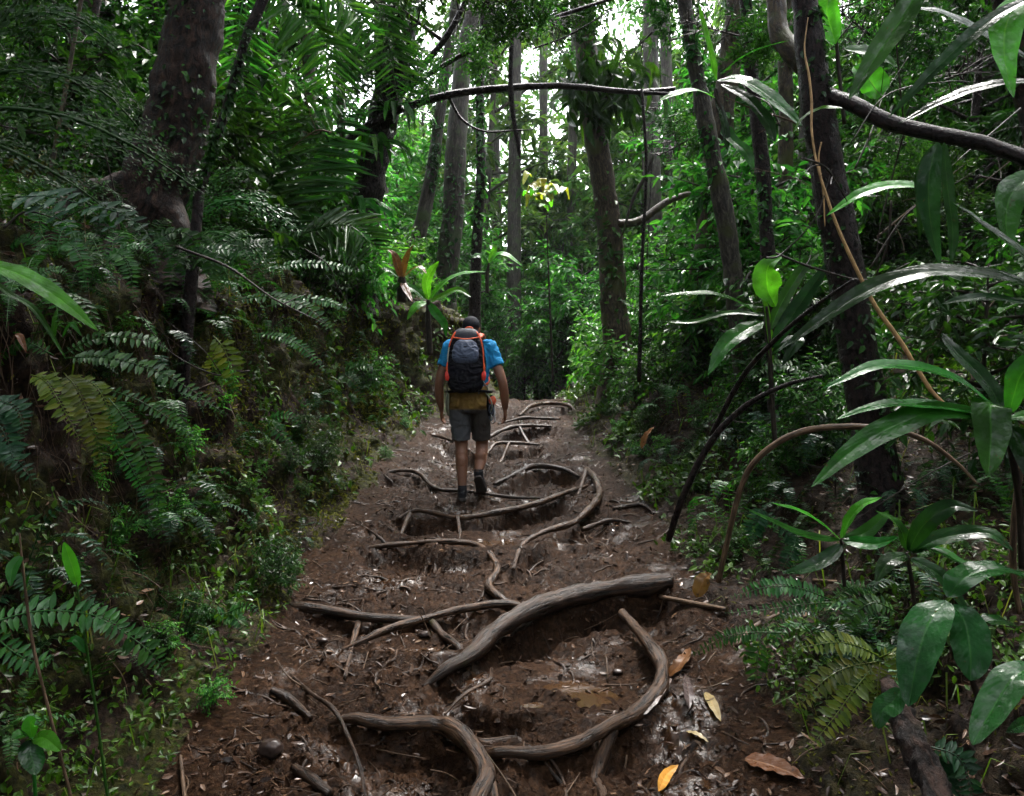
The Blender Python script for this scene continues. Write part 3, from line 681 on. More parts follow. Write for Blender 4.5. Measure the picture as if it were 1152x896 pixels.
T1 = trunk_tree([(228, -20), (222, 0), (208, 90), (190, 170), (166, 235), (158, 262)], [28, 28, 33, 35, 37, 44], 5., 'biggest trunk on the left, rough reddish bark, leaning on the fern bank', 'bark_red', 10, 'canopy', .22, 28, 1.6, 9)
def flare(pts, r):
    q = [P(*pts[0], 4.97)] + [P(a, b_, min(4.9, G(a, b_)[1] + .02)) for a, b_ in pts[1:]]; mb = MB(); tube(mb, q, np.array(r) * .75, n=50, k=16, amp=.22, fr=14); mb.build('root_flare', M['bark_red'], T1)
flare([(165, 205), (130, 215), (100, 218), (70, 232), (40, 262)], [.18, .13, .10, .07, .04])
flare([(180, 230), (200, 255), (215, 275), (228, 288)], [.17, .11, .06, .03])
flare([(155, 230), (142, 258), (130, 280), (118, 300)], [.17, .12, .07, .03])
T2 = trunk_tree([(106, 0), (95, 60), (84, 125), (82, 180)], [8, 8, 9, 10], 7.5, 'slim trunk in the upper left corner behind the fern fronds', 'bark_red', 9, 'canopy', csc=.8)
T3 = trunk_tree([(296, 0), (278, 40), (258, 110), (243, 160), (228, 205), (222, 240)], [6, 5, 5, 5, 5.5, 6], 4.7, 'bare dark sapling leaning right beside the biggest left trunk', 'bark_dark', 7, None, seed=3)
T4 = trunk_tree([(458, -5), (446, 55), (432, 130), (418, 200), (404, 255), (394, 310)], [17, 18, 16, 17, 20, 23], 10.4, 'dark leaning trunk hung with epiphytes, left of the arching branch', 'bark_dark', 12, 'canopy', .25, 18, 1.3, 5)
branch(T4, [(345, 235), (362, 195), (395, 155), (440, 128), (500, 108), (560, 100), (610, 97), (650, 98), (700, 103), (752, 106)], [.035, .045, .05, .05, .048, .045, .042, .04, .035, .02], 10.1, 10.1, 'bark_dark', 'arching_branch', 9)
branch(T4, [(436, 118), (470, 92), (520, 62), (575, 36), (630, 18), (690, -2)], [.035, .035, .033, .03, .026, .02], 10.3, 9.7, 'bark_dark')
branch(T4, [(440, 110), (470, 80), (500, 45), (522, 5), (530, -20)], [.05, .045, .04, .035, .03], 10.3, 9.9, 'bark_dark')
branch(T4, [(505, 110), (520, 135), (545, 148), (580, 147), (600, 146)], [.02, .018, .014, .01, .006], 10.1, 9.9, 'bark_dark')
branch(T4, [(578, 0), (575, 60), (575, 110), (583, 165), (585, 178)], [.028, .03, .034, .026, .008], 10.0, 10.0, 'bark_dark', 'hanging_dead_branch')
branch(T4, [(640, 97), (600, 55), (640, 40), (690, 10)][1:], [.012, .012, .006], 10.0, 9.7, 'bark_dark')
trunk_tree([(536, -5), (522, 60), (513, 170), (509, 250), (500, 320)], [7, 9, 12, 12, 13], 15.5, 'stout greyish trunk far behind the hiker, left of a thin dark one', 'bark_pale', 16, 'canopy', csc=1.3, amp=.1)
trunk_tree([(543, 40), (540, 120), (541, 200), (536, 280), (534, 350)], [4, 5, 5.5, 6, 7], 13.5, 'thin dark pole trunk straight above the hiker', 'bark_dark', 14, 'canopy', amp=.1)
trunk_tree([(496, 120), (488, 180), (478, 235), (468, 280), (462, 330)], [6, 7, 8, 9, 10], 14.5, 'leaning grey trunk between the epiphyte trunk and the stout greyish one', 'bark_pale', 14, 'canopy', amp=.1)
T6 = trunk_tree([(655, -5), (660, 60), (668, 140), (678, 200), (686, 270), (691, 345), (696, 400)], [11, 12, 13, 13, 14, 15, 17], 11.5, 'mossy light brown trunk right of the path with dark leaves hanging at the top', 'bark_moss', 12, 'canopy', .12, 18, 1.4, 6)
branch(T6, [(694, 252), (720, 248), (755, 225), (800, 212)], [.06, .06, .05, .03], 11.4, 12, 'bark_moss')
branch(T6, [(670, 110), (720, 105), (760, 100)], [.05, .05, .03], 11.4, 11, 'bark_dark')
def leafy_limb(t, px, py, d, sc, kind):
    b = np.array(t.location); q = P(px, py, d) - b
    for nm, me in (('foliage', PR[kind][1]), ('limb', PR[kind][0])):
        o = link(nm, me, t, q); o.scale = (sc,) * 3; o.rotation_euler = (rng.normal(0, .5), rng.normal(0, .5) + math.pi * .5, rng.random() * 6.3)
for px, py, d, sc, kd in ((490, 40, 9.6, .5, 'bush_big'), (560, 20, 9.4, .5, 'shrub_dark'), (620, 20, 9.2, .5, 'shrub_small'), (500, -10, 9.0, .6, 'shrub_dark'), (530, 70, 10.2, .5, 'shrub_small'), (455, 85, 10, .5, 'shrub_small')): leafy_limb(T4, px, py, d, sc, kd)
for px, py, d, sc, kd in ((660, 20, 11, .6, 'shrub_dark'), (730, 40, 11.2, .6, 'shrub_dark'), (705, -5, 11, .6, 'bush_big'), (640, 60, 11.6, .4, 'shrub_small'), (770, 160, 11.6, .5, 'shrub_dark'), (740, 120, 11.8, .5, 'shrub_small')): leafy_limb(T6, px, py, d, sc, kd)
lv = MB()
for k in range(160):
    c = P(682 + rng.normal(0, 26), 88 + rng.normal(0, 20), 11.3 + rng.normal(0, .25)); 
    blade(lv, [c, c + np.array([rng.normal(0, .08), rng.normal(0, .08), -.13]), c + np.array([rng.normal(0, .12), rng.normal(0, .1), -.36])], .10, 7, (rng.normal(), -1, .2))
lv.build('hanging_leaf_clump', M['l_dark'], T6)
trunk_tree([(768, -10), (778, 50), (790, 118), (803, 180), (816, 250), (826, 330), (836, 420)], [8, 8, 9, 9.5, 10, 10.5, 11], 7., 'slender grey trunk leaning left between the brown trunk and the dark thin one', 'bark_grey', 10, 'canopy', seed=2, csc=.8)
trunk_tree([(812, 130), (804, 190), (798, 250), (790, 320), (784, 400)], [13, 14, 14, 15, 17], 9., 'brown stout trunk right of the path, partly behind a slender grey one', 'bark_moss', 11, None, seed=5)
trunk_tree([(838, -10), (845, 80), (856, 170), (861, 240), (866, 330), (870, 420), (872, 490)], [7, 7, 8, 8, 8, 8, 9], 6.2, 'black thin trunk standing on the dark earth mound', 'bark_dark', 9, None, seed=6, csc=.7)
T10 = trunk_tree([(902, -20), (908, 20), (918, 110), (934, 210), (950, 300), (965, 390), (980, 480), (992, 565)], [14, 15, 18, 19, 20, 20.5, 22, 26], 4.5, 'big wet blackish trunk on the right with a pale vine hanging along it', 'bark_dark', 9, 'canopy', .10, 24, 1.3, 8)
branch(T10, [(932, 108), (960, 118), (1000, 138), (1050, 150), (1110, 163), (1160, 182), (1220, 215)], [.045, .042, .042, .04, .038, .036, .03], 4.45, 3.9, 'bark_dark', k=10)
branch(T10, [(905, 72), (888, 55), (876, 35), (873, 0), (868, -30)], [.07, .07, .065, .06, .055], 4.9, 5.2, 'bark_moss', k=10)
def vine(pts, r, d0, d1, label, m='vine', name='vine', cat='vine', n=None, group=None):
    q = PL(pts, d0, d1); mb = MB(); tube(mb, q, r, n=n or len(q) * 8, k=7, amp=.15, fr=20)
    return tag(mb.build(name, M[m], None), label, cat, group)
vine([(909, 20), (905, 55), (910, 85), (913, 115), (913, 145), (918, 180), (928, 215), (942, 255), (962, 300), (985, 345), (1010, 380), (1030, 412), (1048, 440), (1070, 462)], [.002, .006, .007, .006, .008, .010, .012, .011, .009], 4.22, 4.0, 'long pale tan vine running down over the big wet blackish trunk')
vine([(924, 160), (921, 180), (926, 215), (928, 255)], [.004, .005, .003], 4.22, 4.22, 'short pale rootlet hanging beside the long tan vine')
vine([(808, 655), (818, 610), (830, 560), (845, 525), (872, 500), (905, 485), (950, 480), (1000, 483), (1040, 495), (1075, 520), (1100, 545)], [.014, .014, .015, .016, .016, .015, .013, .010, .006], 4.0, 3.6, 'brown dead stem arching over the earth mound on the right', 'deadstem', 'arching_stem', 'dead stem')
vine([(752, 608), (768, 560), (798, 500), (835, 460), (880, 435), (925, 423)], [.022, .022, .022, .018, .014, .008], 5.0, 4.4, 'black curved branch rising from the right edge of the path', 'bark_dark', 'branch', 'branch')
vine([(800, 490), (835, 425), (870, 385), (910, 350), (960, 315)], [.018, .017, .014, .012, .008], 5.0, 4.0, 'black straight branch crossing behind the strap-leaved stem', 'bark_dark', 'branch', 'branch')
vine([(722, 100), (727, 190), (722, 300), (719, 430)], [.014, .016, .018, .022], 7.8, 7.8, 'thin black hanging liana right of the mossy light brown trunk', 'bark_dark')
vine([(735, 175), (725, 200), (712, 225), (700, 265)], [.022, .024, .02, .012], 9.5, 9.7, 'pale dead twig leaning on the mossy light brown trunk', 'bark_pale', 'twig', 'twig')
vine([(1150, 520), (1142, 575), (1140, 640), (1147, 690)], [.010, .012, .012, .010], 2.9, 2.9, 'thin reddish stem at the right border of the photo', 'deadstem', 'stem', 'stem')
trunk_tree([(1128, -15), (1136, 40), (1148, 90), (1165, 150)], [14, 14, 13, 13], 5.2, 'reddish trunk cut off by the upper right corner', 'bark_red', 9, None, seed=8)
trunk_tree([(884, 120), (884, 190), (888, 260), (895, 300)], [8, 8, 9, 9], 9.5, 'pale trunk just left of the big wet blackish trunk', 'bark_moss', 10, None, seed=9)
trunk_tree([(909, 140), (906, 200), (905, 260), (903, 310)], [10, 10, 11, 11], 12, 'whitish trunk seen behind the big wet blackish trunk', 'bark_grey', 12, 'canopy', seed=10)
trunk_tree([(930, 300), (932, 350), (935, 420), (938, 450)], [9, 9, 10, 11], 9, 'green mossy stump low behind the big wet blackish trunk', 'bark_moss', 2.8, None, seed=12)
FAR = [(578, 8, 24, 'straight far trunk just right above the hiker'), (612, 6, 29, 'thin far trunk above the crest of the path'), (560, 6, 30, 'thin far trunk close behind the hiker'), (640, 6, 26, 'far trunk left of the mossy light brown trunk'),
       (735, 11, 19, 'far trunk right of the thin black liana'), (760, 8, 23, 'far trunk left of the slender grey trunk'), (1010, 12, 15, 'far dark trunk under the forked right branch'), (1075, 9, 17, 'far slim trunk on the right seen between hanging leaves'),
       (350, 9, 13, 'dim trunk between the bare sapling and the epiphyte trunk'), (318, 8, 17, 'dim far trunk seen through the palm fronds'), (130, 10, 12, 'dim trunk left of the biggest left trunk'), (30, 12, 11, 'dim trunk at the far left border'), (385, 6, 11, 'thin dim pole left of the epiphyte trunk'), (430, 9, 20, 'far trunk just right of the epiphyte trunk')]
for px, rp, Yd, lab in FAR:
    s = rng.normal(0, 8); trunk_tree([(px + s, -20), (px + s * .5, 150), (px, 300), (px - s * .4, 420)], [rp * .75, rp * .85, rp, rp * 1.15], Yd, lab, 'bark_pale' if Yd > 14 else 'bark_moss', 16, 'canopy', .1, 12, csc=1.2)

# ------------------------------------------------------------------ understory: trees and bushes filling the forest
for px, py, d, sc, kd in ((830, 40, 6, .3, 'shrub_dark'), (980, 40, 6.2, .4, 'shrub_dark'), (1060, 90, 6.0, .4, 'shrub_dark'), (1020, 10, 6.5, .4, 'shrub_light'), (1110, 200, 5.8, .35, 'shrub_dark'), (1000, 180, 6.2, .35, 'shrub_small')): leafy_limb(T10, px, py, d, sc, kd)
def clear(x, y):
    # keep the view corridor above the path open
    return x < xl(y) - .5 or x > xr(y) + .5
ZN = [  # name, kind, n, xrange, yrange, scale, label, group
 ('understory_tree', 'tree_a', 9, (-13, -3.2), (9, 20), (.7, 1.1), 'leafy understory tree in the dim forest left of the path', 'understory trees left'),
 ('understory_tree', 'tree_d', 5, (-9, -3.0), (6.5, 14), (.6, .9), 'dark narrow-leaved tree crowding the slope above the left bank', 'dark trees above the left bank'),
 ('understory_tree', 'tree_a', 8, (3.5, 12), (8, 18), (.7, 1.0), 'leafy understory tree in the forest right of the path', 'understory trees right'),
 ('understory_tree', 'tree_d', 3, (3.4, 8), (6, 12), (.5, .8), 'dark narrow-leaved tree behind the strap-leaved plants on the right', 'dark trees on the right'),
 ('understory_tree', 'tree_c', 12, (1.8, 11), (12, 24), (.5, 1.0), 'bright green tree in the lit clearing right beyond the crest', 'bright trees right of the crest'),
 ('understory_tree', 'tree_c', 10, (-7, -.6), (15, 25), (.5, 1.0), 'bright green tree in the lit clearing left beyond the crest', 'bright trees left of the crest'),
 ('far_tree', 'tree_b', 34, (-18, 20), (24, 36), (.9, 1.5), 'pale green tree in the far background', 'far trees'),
 ('bush', 'bush_big', 10, (-8, -2.4), (7, 16), (.5, .9), 'big leafy bush on top of the left bank', 'bushes on the left bank'),
 ('bush', 'bush_big', 12, (2.2, 9), (7, 16), (.5, .9), 'big leafy bush on the right slope behind the trunks', 'bushes on the right slope'),
 ('bush', 'bush_big', 22, (-7, 8), (19, 29), (.7, 1.2), 'leafy bush closing the view where the path dips away', 'bushes beyond the crest'),
 ('bush', 'bush_big', 9, (-1.2, 3.6), (18, 23), (.5, .9), 'leafy bush closing the view where the path dips away', 'bushes beyond the crest'),
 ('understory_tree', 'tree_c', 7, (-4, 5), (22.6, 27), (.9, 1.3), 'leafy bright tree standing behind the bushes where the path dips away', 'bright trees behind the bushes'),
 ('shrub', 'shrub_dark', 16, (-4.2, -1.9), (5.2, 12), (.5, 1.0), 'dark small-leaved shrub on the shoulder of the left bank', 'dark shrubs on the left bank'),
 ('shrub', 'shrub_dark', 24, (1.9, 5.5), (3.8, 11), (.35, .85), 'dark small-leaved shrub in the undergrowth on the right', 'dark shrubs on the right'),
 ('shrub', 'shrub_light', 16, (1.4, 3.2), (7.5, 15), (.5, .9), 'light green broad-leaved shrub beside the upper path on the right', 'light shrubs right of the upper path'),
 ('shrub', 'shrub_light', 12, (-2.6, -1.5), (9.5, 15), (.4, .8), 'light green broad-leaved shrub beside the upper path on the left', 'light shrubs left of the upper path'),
 ('shrub', 'shrub_small', 14, (1.35, 2.6), (5.5, 10), (.3, .6), 'low mid-green shrub along the right edge of the path', 'low shrubs along the right edge'),
 ('shrub', 'shrub_small', 7, (-2.4, -1.6), (6, 11), (.3, .55), 'low mid-green shrub on the mossy left bank', 'low shrubs on the left bank'),
]
for name, kind, n, xr_, yr_, sr, lab, grp in ZN:
    done = 0; tries = 0
    while done < n and tries < 400:
        tries += 1
        x = rng.uniform(*xr_); y = rng.uniform(*yr_)
        if y < 18 and not clear(x, y): continue
        if 'tree' in kind and -3 < x < 3.6 and 12.5 < y < 22.5: continue
        if abs(x) / y > .85: continue
        plant(kind, x, y, rng.uniform(*sr), lab, 'shrub' if name in ('shrub', 'bush') else 'tree', name, grp, parts=('trunk', 'crown') if 'tree' in name else ('stem', 'foliage')); done += 1

# the far wood: one mass of leaves with gaps
fw = MB(); r = np.random.default_rng(3)
cl = []
while len(cl) < 900:
    a = r.uniform(-.62, .62); Yd = r.uniform(36, 50); x = math.tan(a) * Yd; z = 24 * r.random() ** 1.25
    px, py = 576 + x / Yd * F, 448 - (z - CAMZ) / Yd * F
    if vnoise(np.array([[x * .16, z * .2, Yd * .05]]))[0] > (.6 if py > 150 else .16): continue
    cl.append((x, Yd, z))
cl = np.array(cl); nlf = 90
Pp = np.repeat(cl, nlf, 0) + r.normal(0, 1, (len(cl) * nlf, 3)) * [.95, .9, .75]
leaves(fw, Pp, r.normal(0, 1, Pp.shape) + [0, 0, -.4], nrm(np.array([0, 0, 1.]) + r.normal(0, .5, Pp.shape)), r.uniform(.22, .5, len(Pp)), r.uniform(.09, .2, len(Pp)), .3)
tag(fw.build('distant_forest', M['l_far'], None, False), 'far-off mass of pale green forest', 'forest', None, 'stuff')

# the rest of the forest, behind and beside the photographer: it closes off the low light
r = np.random.default_rng(8); cl = []
while len(cl) < 900:
    a = r.uniform(.62, 2 * math.pi - .62); q = r.uniform(7, 13) if r.random() < .7 else r.uniform(13, 18); x, y = math.sin(a) * q, math.cos(a) * q + 1.5
    if abs(x) < 5.0 and y > -4: continue
    z = GZ(x, y) + (13 if x < 0 or y < 0 else 6) * r.random() ** 1.1
    if x > 0 and y > 2 and x / y < .75: continue
    cl.append((x, y, z))
cl = np.array(cl); Pp = np.repeat(cl, 50, 0) + r.normal(0, 1, (len(cl) * 50, 3)) * [.6, .6, .5]
k = np.abs(Pp[:, 0]) > np.where(Pp[:, 1] > 0, Pp[:, 1] * .74, 0) ; Pp = Pp[k]
mb = MB(); leaves(mb, Pp, r.normal(0, 1, Pp.shape) + [0, 0, -.4], nrm(np.array([0, 0, 1.]) + r.normal(0, .5, Pp.shape)), r.uniform(.25, .5, len(Pp)), r.uniform(.12, .22, len(Pp)), .3)
tag(mb.build('surrounding_forest', M['l_dark'], None, False), 'dark mass of forest leaves on both sides of the viewpoint', 'forest', None, 'stuff')
for k in range(34):
    x = rng.uniform(-7, 9); y = rng.uniform(5, 22); top = rng.uniform(5, 10)
    if abs(x - .3) < 1.6 or abs(x) > y * .66: continue
    zg = GZ(x, y); s = rng.normal(0, .5, 2); mb = MB(); rr = rng.uniform(.006, .02)
    tube(mb, [(x, y, zg - .05), (x + s[0] * .5, y, zg + top * .35), (x + s[0] * .6 + s[1] * .2, y, zg + top * .7), (x + s[0] + s[1], y, zg + top)], [rr * 1.3, rr, rr, rr * .7], n=30, k=6, amp=.15, fr=5)
    tag(mb.build('liana', M['bark_dark' if k % 3 else 'bark_moss']), 'thin liana or sapling stem among the trees of the forest', 'liana', 'thin lianas and stems among the trees')

# ------------------------------------------------------------------ ferns and leafy plants of the photograph
def fern(name, label, fr, m='fern', d=None, cat='fern', group=None):
    """fr: list of (pixels, depth0, depth1, pinna px, pairs, shape)"""
    b = None; t = None
    for pts, d0, d1, pw, pairs, sh in fr:
        q = PL(pts, d0, d1)
        if t is None: t = thing(name, q[0], label, cat, group)
        D = (d0 + d1) / 2
        mb = MB(); hint = (.15, -.75, .75)
        if sh == 'bi': bifrond(mb, q, pw / F * D, pairs, 8, hint)
        else: frond(mb, q, pw / F * D, pairs, hint, shape=sh if sh in ('sword', 'tri', 'palm') else 'sword', r0=.003 if sh != 'palm' else .008, wr=.36 if sh != 'palm' else .10, ang=72 if sh != 'palm' else 58, droop=.2 if sh != 'palm' else .35)
        mb.build('frond', M[m], t)
    return t
def gd(px, py, k=.95): return G(px, py)[1] * k
fern('sword_fern', 'long-fronded fern arching across the left bank, longest frond pointing to the path', [
  ([(72, 403), (125, 403), (190, 424), (256, 468)], 3.1, 3.05, 15, 34, 'sword'),
  ([(85, 428), (150, 448), (195, 474), (236, 505)], 3.15, 3.1, 11, 26, 'sword'),
  ([(60, 400), (30, 385), (10, 392), (-15, 420)], 3.1, 3.0, 14, 22, 'sword'),
  ([(70, 400), (110, 380), (165, 383), (190, 395)], 3.2, 3.3, 13, 22, 'sword')])
fern('sword_fern', 'yellow-green drooping fern on the left bank below the long-fronded one', [
  ([(35, 422), (52, 430), (70, 458), (90, 496)], 2.95, 2.8, 17, 24, 'sword'),
  ([(72, 420), (88, 440), (105, 480), (117, 535)], 2.95, 2.8, 19, 26, 'sword'),
  ([(90, 425), (108, 435), (122, 460), (128, 490)], 3.0, 2.9, 13, 20, 'sword')], 'fern_yel')
fern('sword_fern', 'dark green fern frond hanging lowest on the left bank', [
  ([(122, 448), (148, 482), (172, 540), (183, 612)], 2.95, 2.85, 16, 30, 'sword'),
  ([(118, 450), (128, 490), (150, 530), (165, 560)], 3.0, 2.95, 12, 22, 'sword')])
fern('sword_fern', 'bluish fern cut by the left border of the photo', [
  ([(-25, 460), (0, 452), (20, 462), (28, 490)], 2.6, 2.5, 17, 18, 'sword'), ([(-25, 500), (0, 508), (20, 518), (40, 545)], 2.6, 2.5, 15, 18, 'sword'), ([(-25, 440), (-5, 470), (10, 500), (15, 520)], 2.6, 2.5, 20, 18, 'sword')], 'fern_blue')
fern('sword_fern', 'shiny small fern whose fronds point to the right under the palm fronds', [
  ([(262, 338), (308, 334), (348, 348), (376, 375)], 4.3, 4.1, 13, 26, 'sword'), ([(300, 345), (340, 336), (370, 340), (395, 350)], 4.4, 4.3, 9, 24, 'sword'), ([(285, 375), (320, 380), (345, 395), (368, 420)], 4.4, 4.2, 9, 22, 'sword'), ([(295, 305), (330, 297), (370, 298), (405, 306)], 4.6, 4.6, 10, 24, 'sword')])
fern('sword_fern', 'small light fern hanging in front of the dark hollow of the left bank', [([(240, 378), (252, 392), (260, 415), (266, 442)], 4.0, 3.95, 17, 12, 'sword'), ([(245, 385), (240, 405), (238, 425)], 4.0, 3.95, 12, 10, 'sword')], 'fern_yel')
fern('leathery_fern', 'dark bluish fern with wide leaflets in front of the biggest left trunk', [
  ([(20, 222), (60, 222), (105, 238), (145, 285)], 3.0, 2.8, 34, 11, 'tri'), ([(40, 228), (65, 245), (82, 262), (88, 290)], 3.0, 2.8, 22, 9, 'tri'), ([(100, 232), (135, 240), (165, 262), (180, 300)], 3.0, 2.9, 24, 10, 'tri')], 'fern_blue')
fern('tree_fern', 'large feathery tree fern spreading over the upper left corner', [
  ([(-60, 120), (60, 128), (150, 165), (235, 222)], 3.3, 3.3, 52, 22, 'bi'), ([(-60, 100), (20, 80), (110, 100), (170, 160)], 3.4, 3.6, 50, 22, 'bi'), ([(-60, 150), (0, 165), (70, 200), (120, 235)], 3.2, 3.0, 46, 18, 'bi'),
  ([(-60, 60), (10, 20), (80, 20), (140, 60)], 3.5, 3.7, 50, 18, 'bi'), ([(-60, 90), (-10, 40), (30, -10), (90, -40)], 3.4, 3.6, 50, 18, 'bi')], 'fern_deep')
fern('tree_fern', 'feathery tree fern behind the bare sapling on the left', [
  ([(200, 262), (240, 230), (290, 228), (340, 262)], 5.0, 5.0, 34, 18, 'bi'), ([(200, 270), (240, 262), (280, 275), (310, 310)], 4.9, 4.8, 30, 18, 'bi'), ([(195, 265), (225, 275), (250, 300), (265, 335)], 4.9, 4.7, 28, 16, 'bi'), ([(195, 262), (215, 225), (245, 200), (285, 190)], 5.0, 5.1, 30, 16, 'bi')], 'fern')
fern('palm', 'feather palm with long drooping leaflets left of the epiphyte trunk', [
  ([(290, 300), (320, 225), (355, 165), (400, 115)], 6.8, 7.2, 75, 30, 'palm'), ([(285, 290), (300, 220), (310, 150), (300, 95)], 6.8, 6.8, 66, 26, 'palm'), ([(300, 290), (350, 260), (395, 255), (430, 290)], 6.8, 6.6, 60, 26, 'palm'), ([(285, 290), (255, 230), (225, 205), (190, 210)], 6.8, 6.9, 60, 24, 'palm')], 'fern', cat='palm')
fern('palm', 'high palm frond drooping from the top edge above the feather palm', [
  ([(285, -30), (320, 0), (350, 30), (372, 85)], 6.4, 6.3, 60, 26, 'palm'), ([(285, -30), (340, -20), (390, 5), (425, 50)], 6.4, 6.6, 58, 26, 'palm'), ([(280, -30), (270, 20), (268, 70), (280, 120)], 6.4, 6.2, 50, 22, 'palm')], 'l_light', cat='palm')
fern('palm', 'drooping palm at the top edge left of the mossy trunk', [([(395, -30), (380, 20), (370, 70), (368, 130)], 8.4, 8.2, 50, 22, 'palm'), ([(395, -30), (425, 10), (440, 60), (446, 110)], 8.4, 8.4, 45, 22, 'palm')], 'l_mid', cat='palm')
fern('sword_fern', 'tattered fern with a broad bent frond in the lower left corner', [
  ([(-20, 705), (40, 688), (105, 692), (162, 718)], 2.15, 2.2, 22, 22, 'sword'), ([(100, 690), (140, 712), (170, 735), (190, 760)], 2.3, 2.3, 18, 16, 'sword'), ([(-20, 700), (10, 730), (40, 745), (60, 740)], 2.15, 2.1, 18, 14, 'sword')])
for pts, lab in (([(136, 592), (132, 610), (126, 640)], 'small feathery fern on the dark lower part of the left bank'), ([(300, 475), (318, 490), (340, 520)], 'small pale fern on the mossy bank beside the path'), ([(385, 420), (400, 432), (412, 455)], 'small fern high on the moss wall left of the hiker'), ([(255, 690), (270, 700), (282, 722)], 'small fern close to the left edge of the path')):
    d_ = gd(*pts[0], .97); x0, y0 = pts[0]
    fern('small_fern', lab, [(pts, d_, d_ - .1, 15, 14, 'tri'), ([(x0, y0), (x0 + 25, y0 - 8), (x0 + 45, y0 + 12)], d_, d_ - .1, 12, 12, 'tri'), ([(x0, y0), (x0 - 22, y0 + 2), (x0 - 34, y0 + 22)], d_, d_ - .1, 12, 12, 'tri')])
# right-hand ferns
fern('sword_fern', 'yellow-green fern beside the scaly log in the lower right', [
  ([(988, 738), (962, 726), (935, 723), (895, 730)], 2.55, 2.5, 17, 18, 'sword'), ([(985, 745), (950, 752), (922, 770), (893, 802)], 2.55, 2.4, 17, 20, 'sword'), ([(985, 748), (962, 775), (940, 805), (908, 845)], 2.55, 2.35, 19, 22, 'sword'), ([(990, 745), (988, 765), (986, 790), (982, 815)], 2.55, 2.45, 16, 14, 'sword'), ([(990, 740), (1005, 735), (1010, 750), (1005, 775)], 2.6, 2.5, 13, 14, 'sword')], 'fern_yel')
fern('sword_fern', 'dark green fern on the right slope pointing at the path below the ginger leaves', [
  ([(935, 675), (900, 662), (865, 660), (822, 672)], 3.4, 3.4, 14, 24, 'sword'), ([(935, 678), (905, 680), (870, 685), (815, 690)], 3.4, 3.4, 10, 22, 'sword'), ([(885, 712), (845, 712), (815, 718), (775, 738)], 3.2, 3.3, 12, 24, 'sword'), ([(940, 672), (960, 660), (985, 665)], 3.4, 3.4, 12, 16, 'sword')])
fern('sword_fern', 'little fern with four leaflet pairs hanging right of the path edge', [([(855, 722), (852, 742), (850, 772)], 3.1, 3.05, 18, 7, 'sword')], 'fern')
fern('sword_fern', 'little fern between the yellow-green fern and the broad glossy leaves', [([(1010, 690), (985, 678), (962, 690), (955, 712)], 2.8, 2.75, 14, 16, 'sword'), ([(985, 725), (998, 730), (1008, 750)], 2.8, 2.75, 12, 10, 'sword')])
fern('sword_fern', 'dark fern in the bottom right corner behind the scaly log', [([(1045, 840), (1075, 850), (1090, 875), (1095, 915)], 2.3, 2.2, 22, 16, 'sword'), ([(1045, 845), (1062, 870), (1068, 905)], 2.3, 2.2, 20, 14, 'sword')], 'fern_blue')
fern('sword_fern', 'bluish fern beside the lower end of the dead arching stem', [([(858, 572), (850, 588), (846, 612)], 3.7, 3.65, 14, 12, 'sword'), ([(860, 575), (885, 600), (900, 620)], 3.7, 3.6, 12, 14, 'sword'), ([(895, 605), (890, 622), (880, 640)], 3.6, 3.55, 12, 12, 'sword')], 'fern_blue')
fern('sword_fern', 'pale fern low behind the big wet blackish trunk', [([(905, 425), (890, 412), (870, 412), (850, 422)], 5.4, 5.4, 10, 16, 'sword'), ([(905, 428), (925, 415), (945, 420)], 5.4, 5.4, 10, 16, 'sword')])

for k, (px, py) in enumerate(((165, 285), (118, 300), (215, 305), (60, 290), (255, 300), (25, 330))):
    d = min(4.4, gd(px, py, .93)); L = []
    for q in range(6):
        a = q * 1.05 + k; dx = math.cos(a) * 62; L.append(([(px, py), (px + dx * .4, py - 22 + 8 * math.sin(a)), (px + dx * .8, py - 18 + 22 * math.sin(a)), (px + dx, py + 18 + 26 * math.sin(a))], d, d - .3 * math.sin(a), 13, 22, ('sword', 'tri')[q % 2]))
    fern('sword_fern', 'dark fern crowding the foot of the biggest left trunk', L, ('fern_deep', 'fern')[k % 2], group='ferns at the foot of the biggest left trunk')
def leafy(name, label, stem, lv, cat='plant', m='strap', sm='twig', shape='lance', group=None, wave=.02):
    """stem: (pixels, radii, depth); lv: list of (pixels, width px, d0, d1[, material[, shape]])"""
    if stem: q = PL(stem[0], stem[2], stem[2] if len(stem) < 4 else stem[3]); base = q[0]
    else: base = PL(lv[0][0], lv[0][2], lv[0][3])[0]
    t = thing(name, base, label, cat, group)
    if stem:
        mb = MB(); tube(mb, q, stem[1], n=len(q) * 7, k=8, amp=.08, fr=15); mb.build('stem', M[sm], t)
    for L in lv:
        pts, w, d0, d1 = L[:4]; q = PL(pts, d0, d1); mm = L[4] if len(L) > 4 else m; sh = L[5] if len(L) > 5 else shape
        hint = (rng.normal(0, .25), -.55 + rng.normal(0, .25), .8)
        blade(MB_ := MB(), q, w / F * (d0 + d1) / 2, 26, hint, .12, sh, wave); MB_.build('leaf', M[mm], t)
    return t
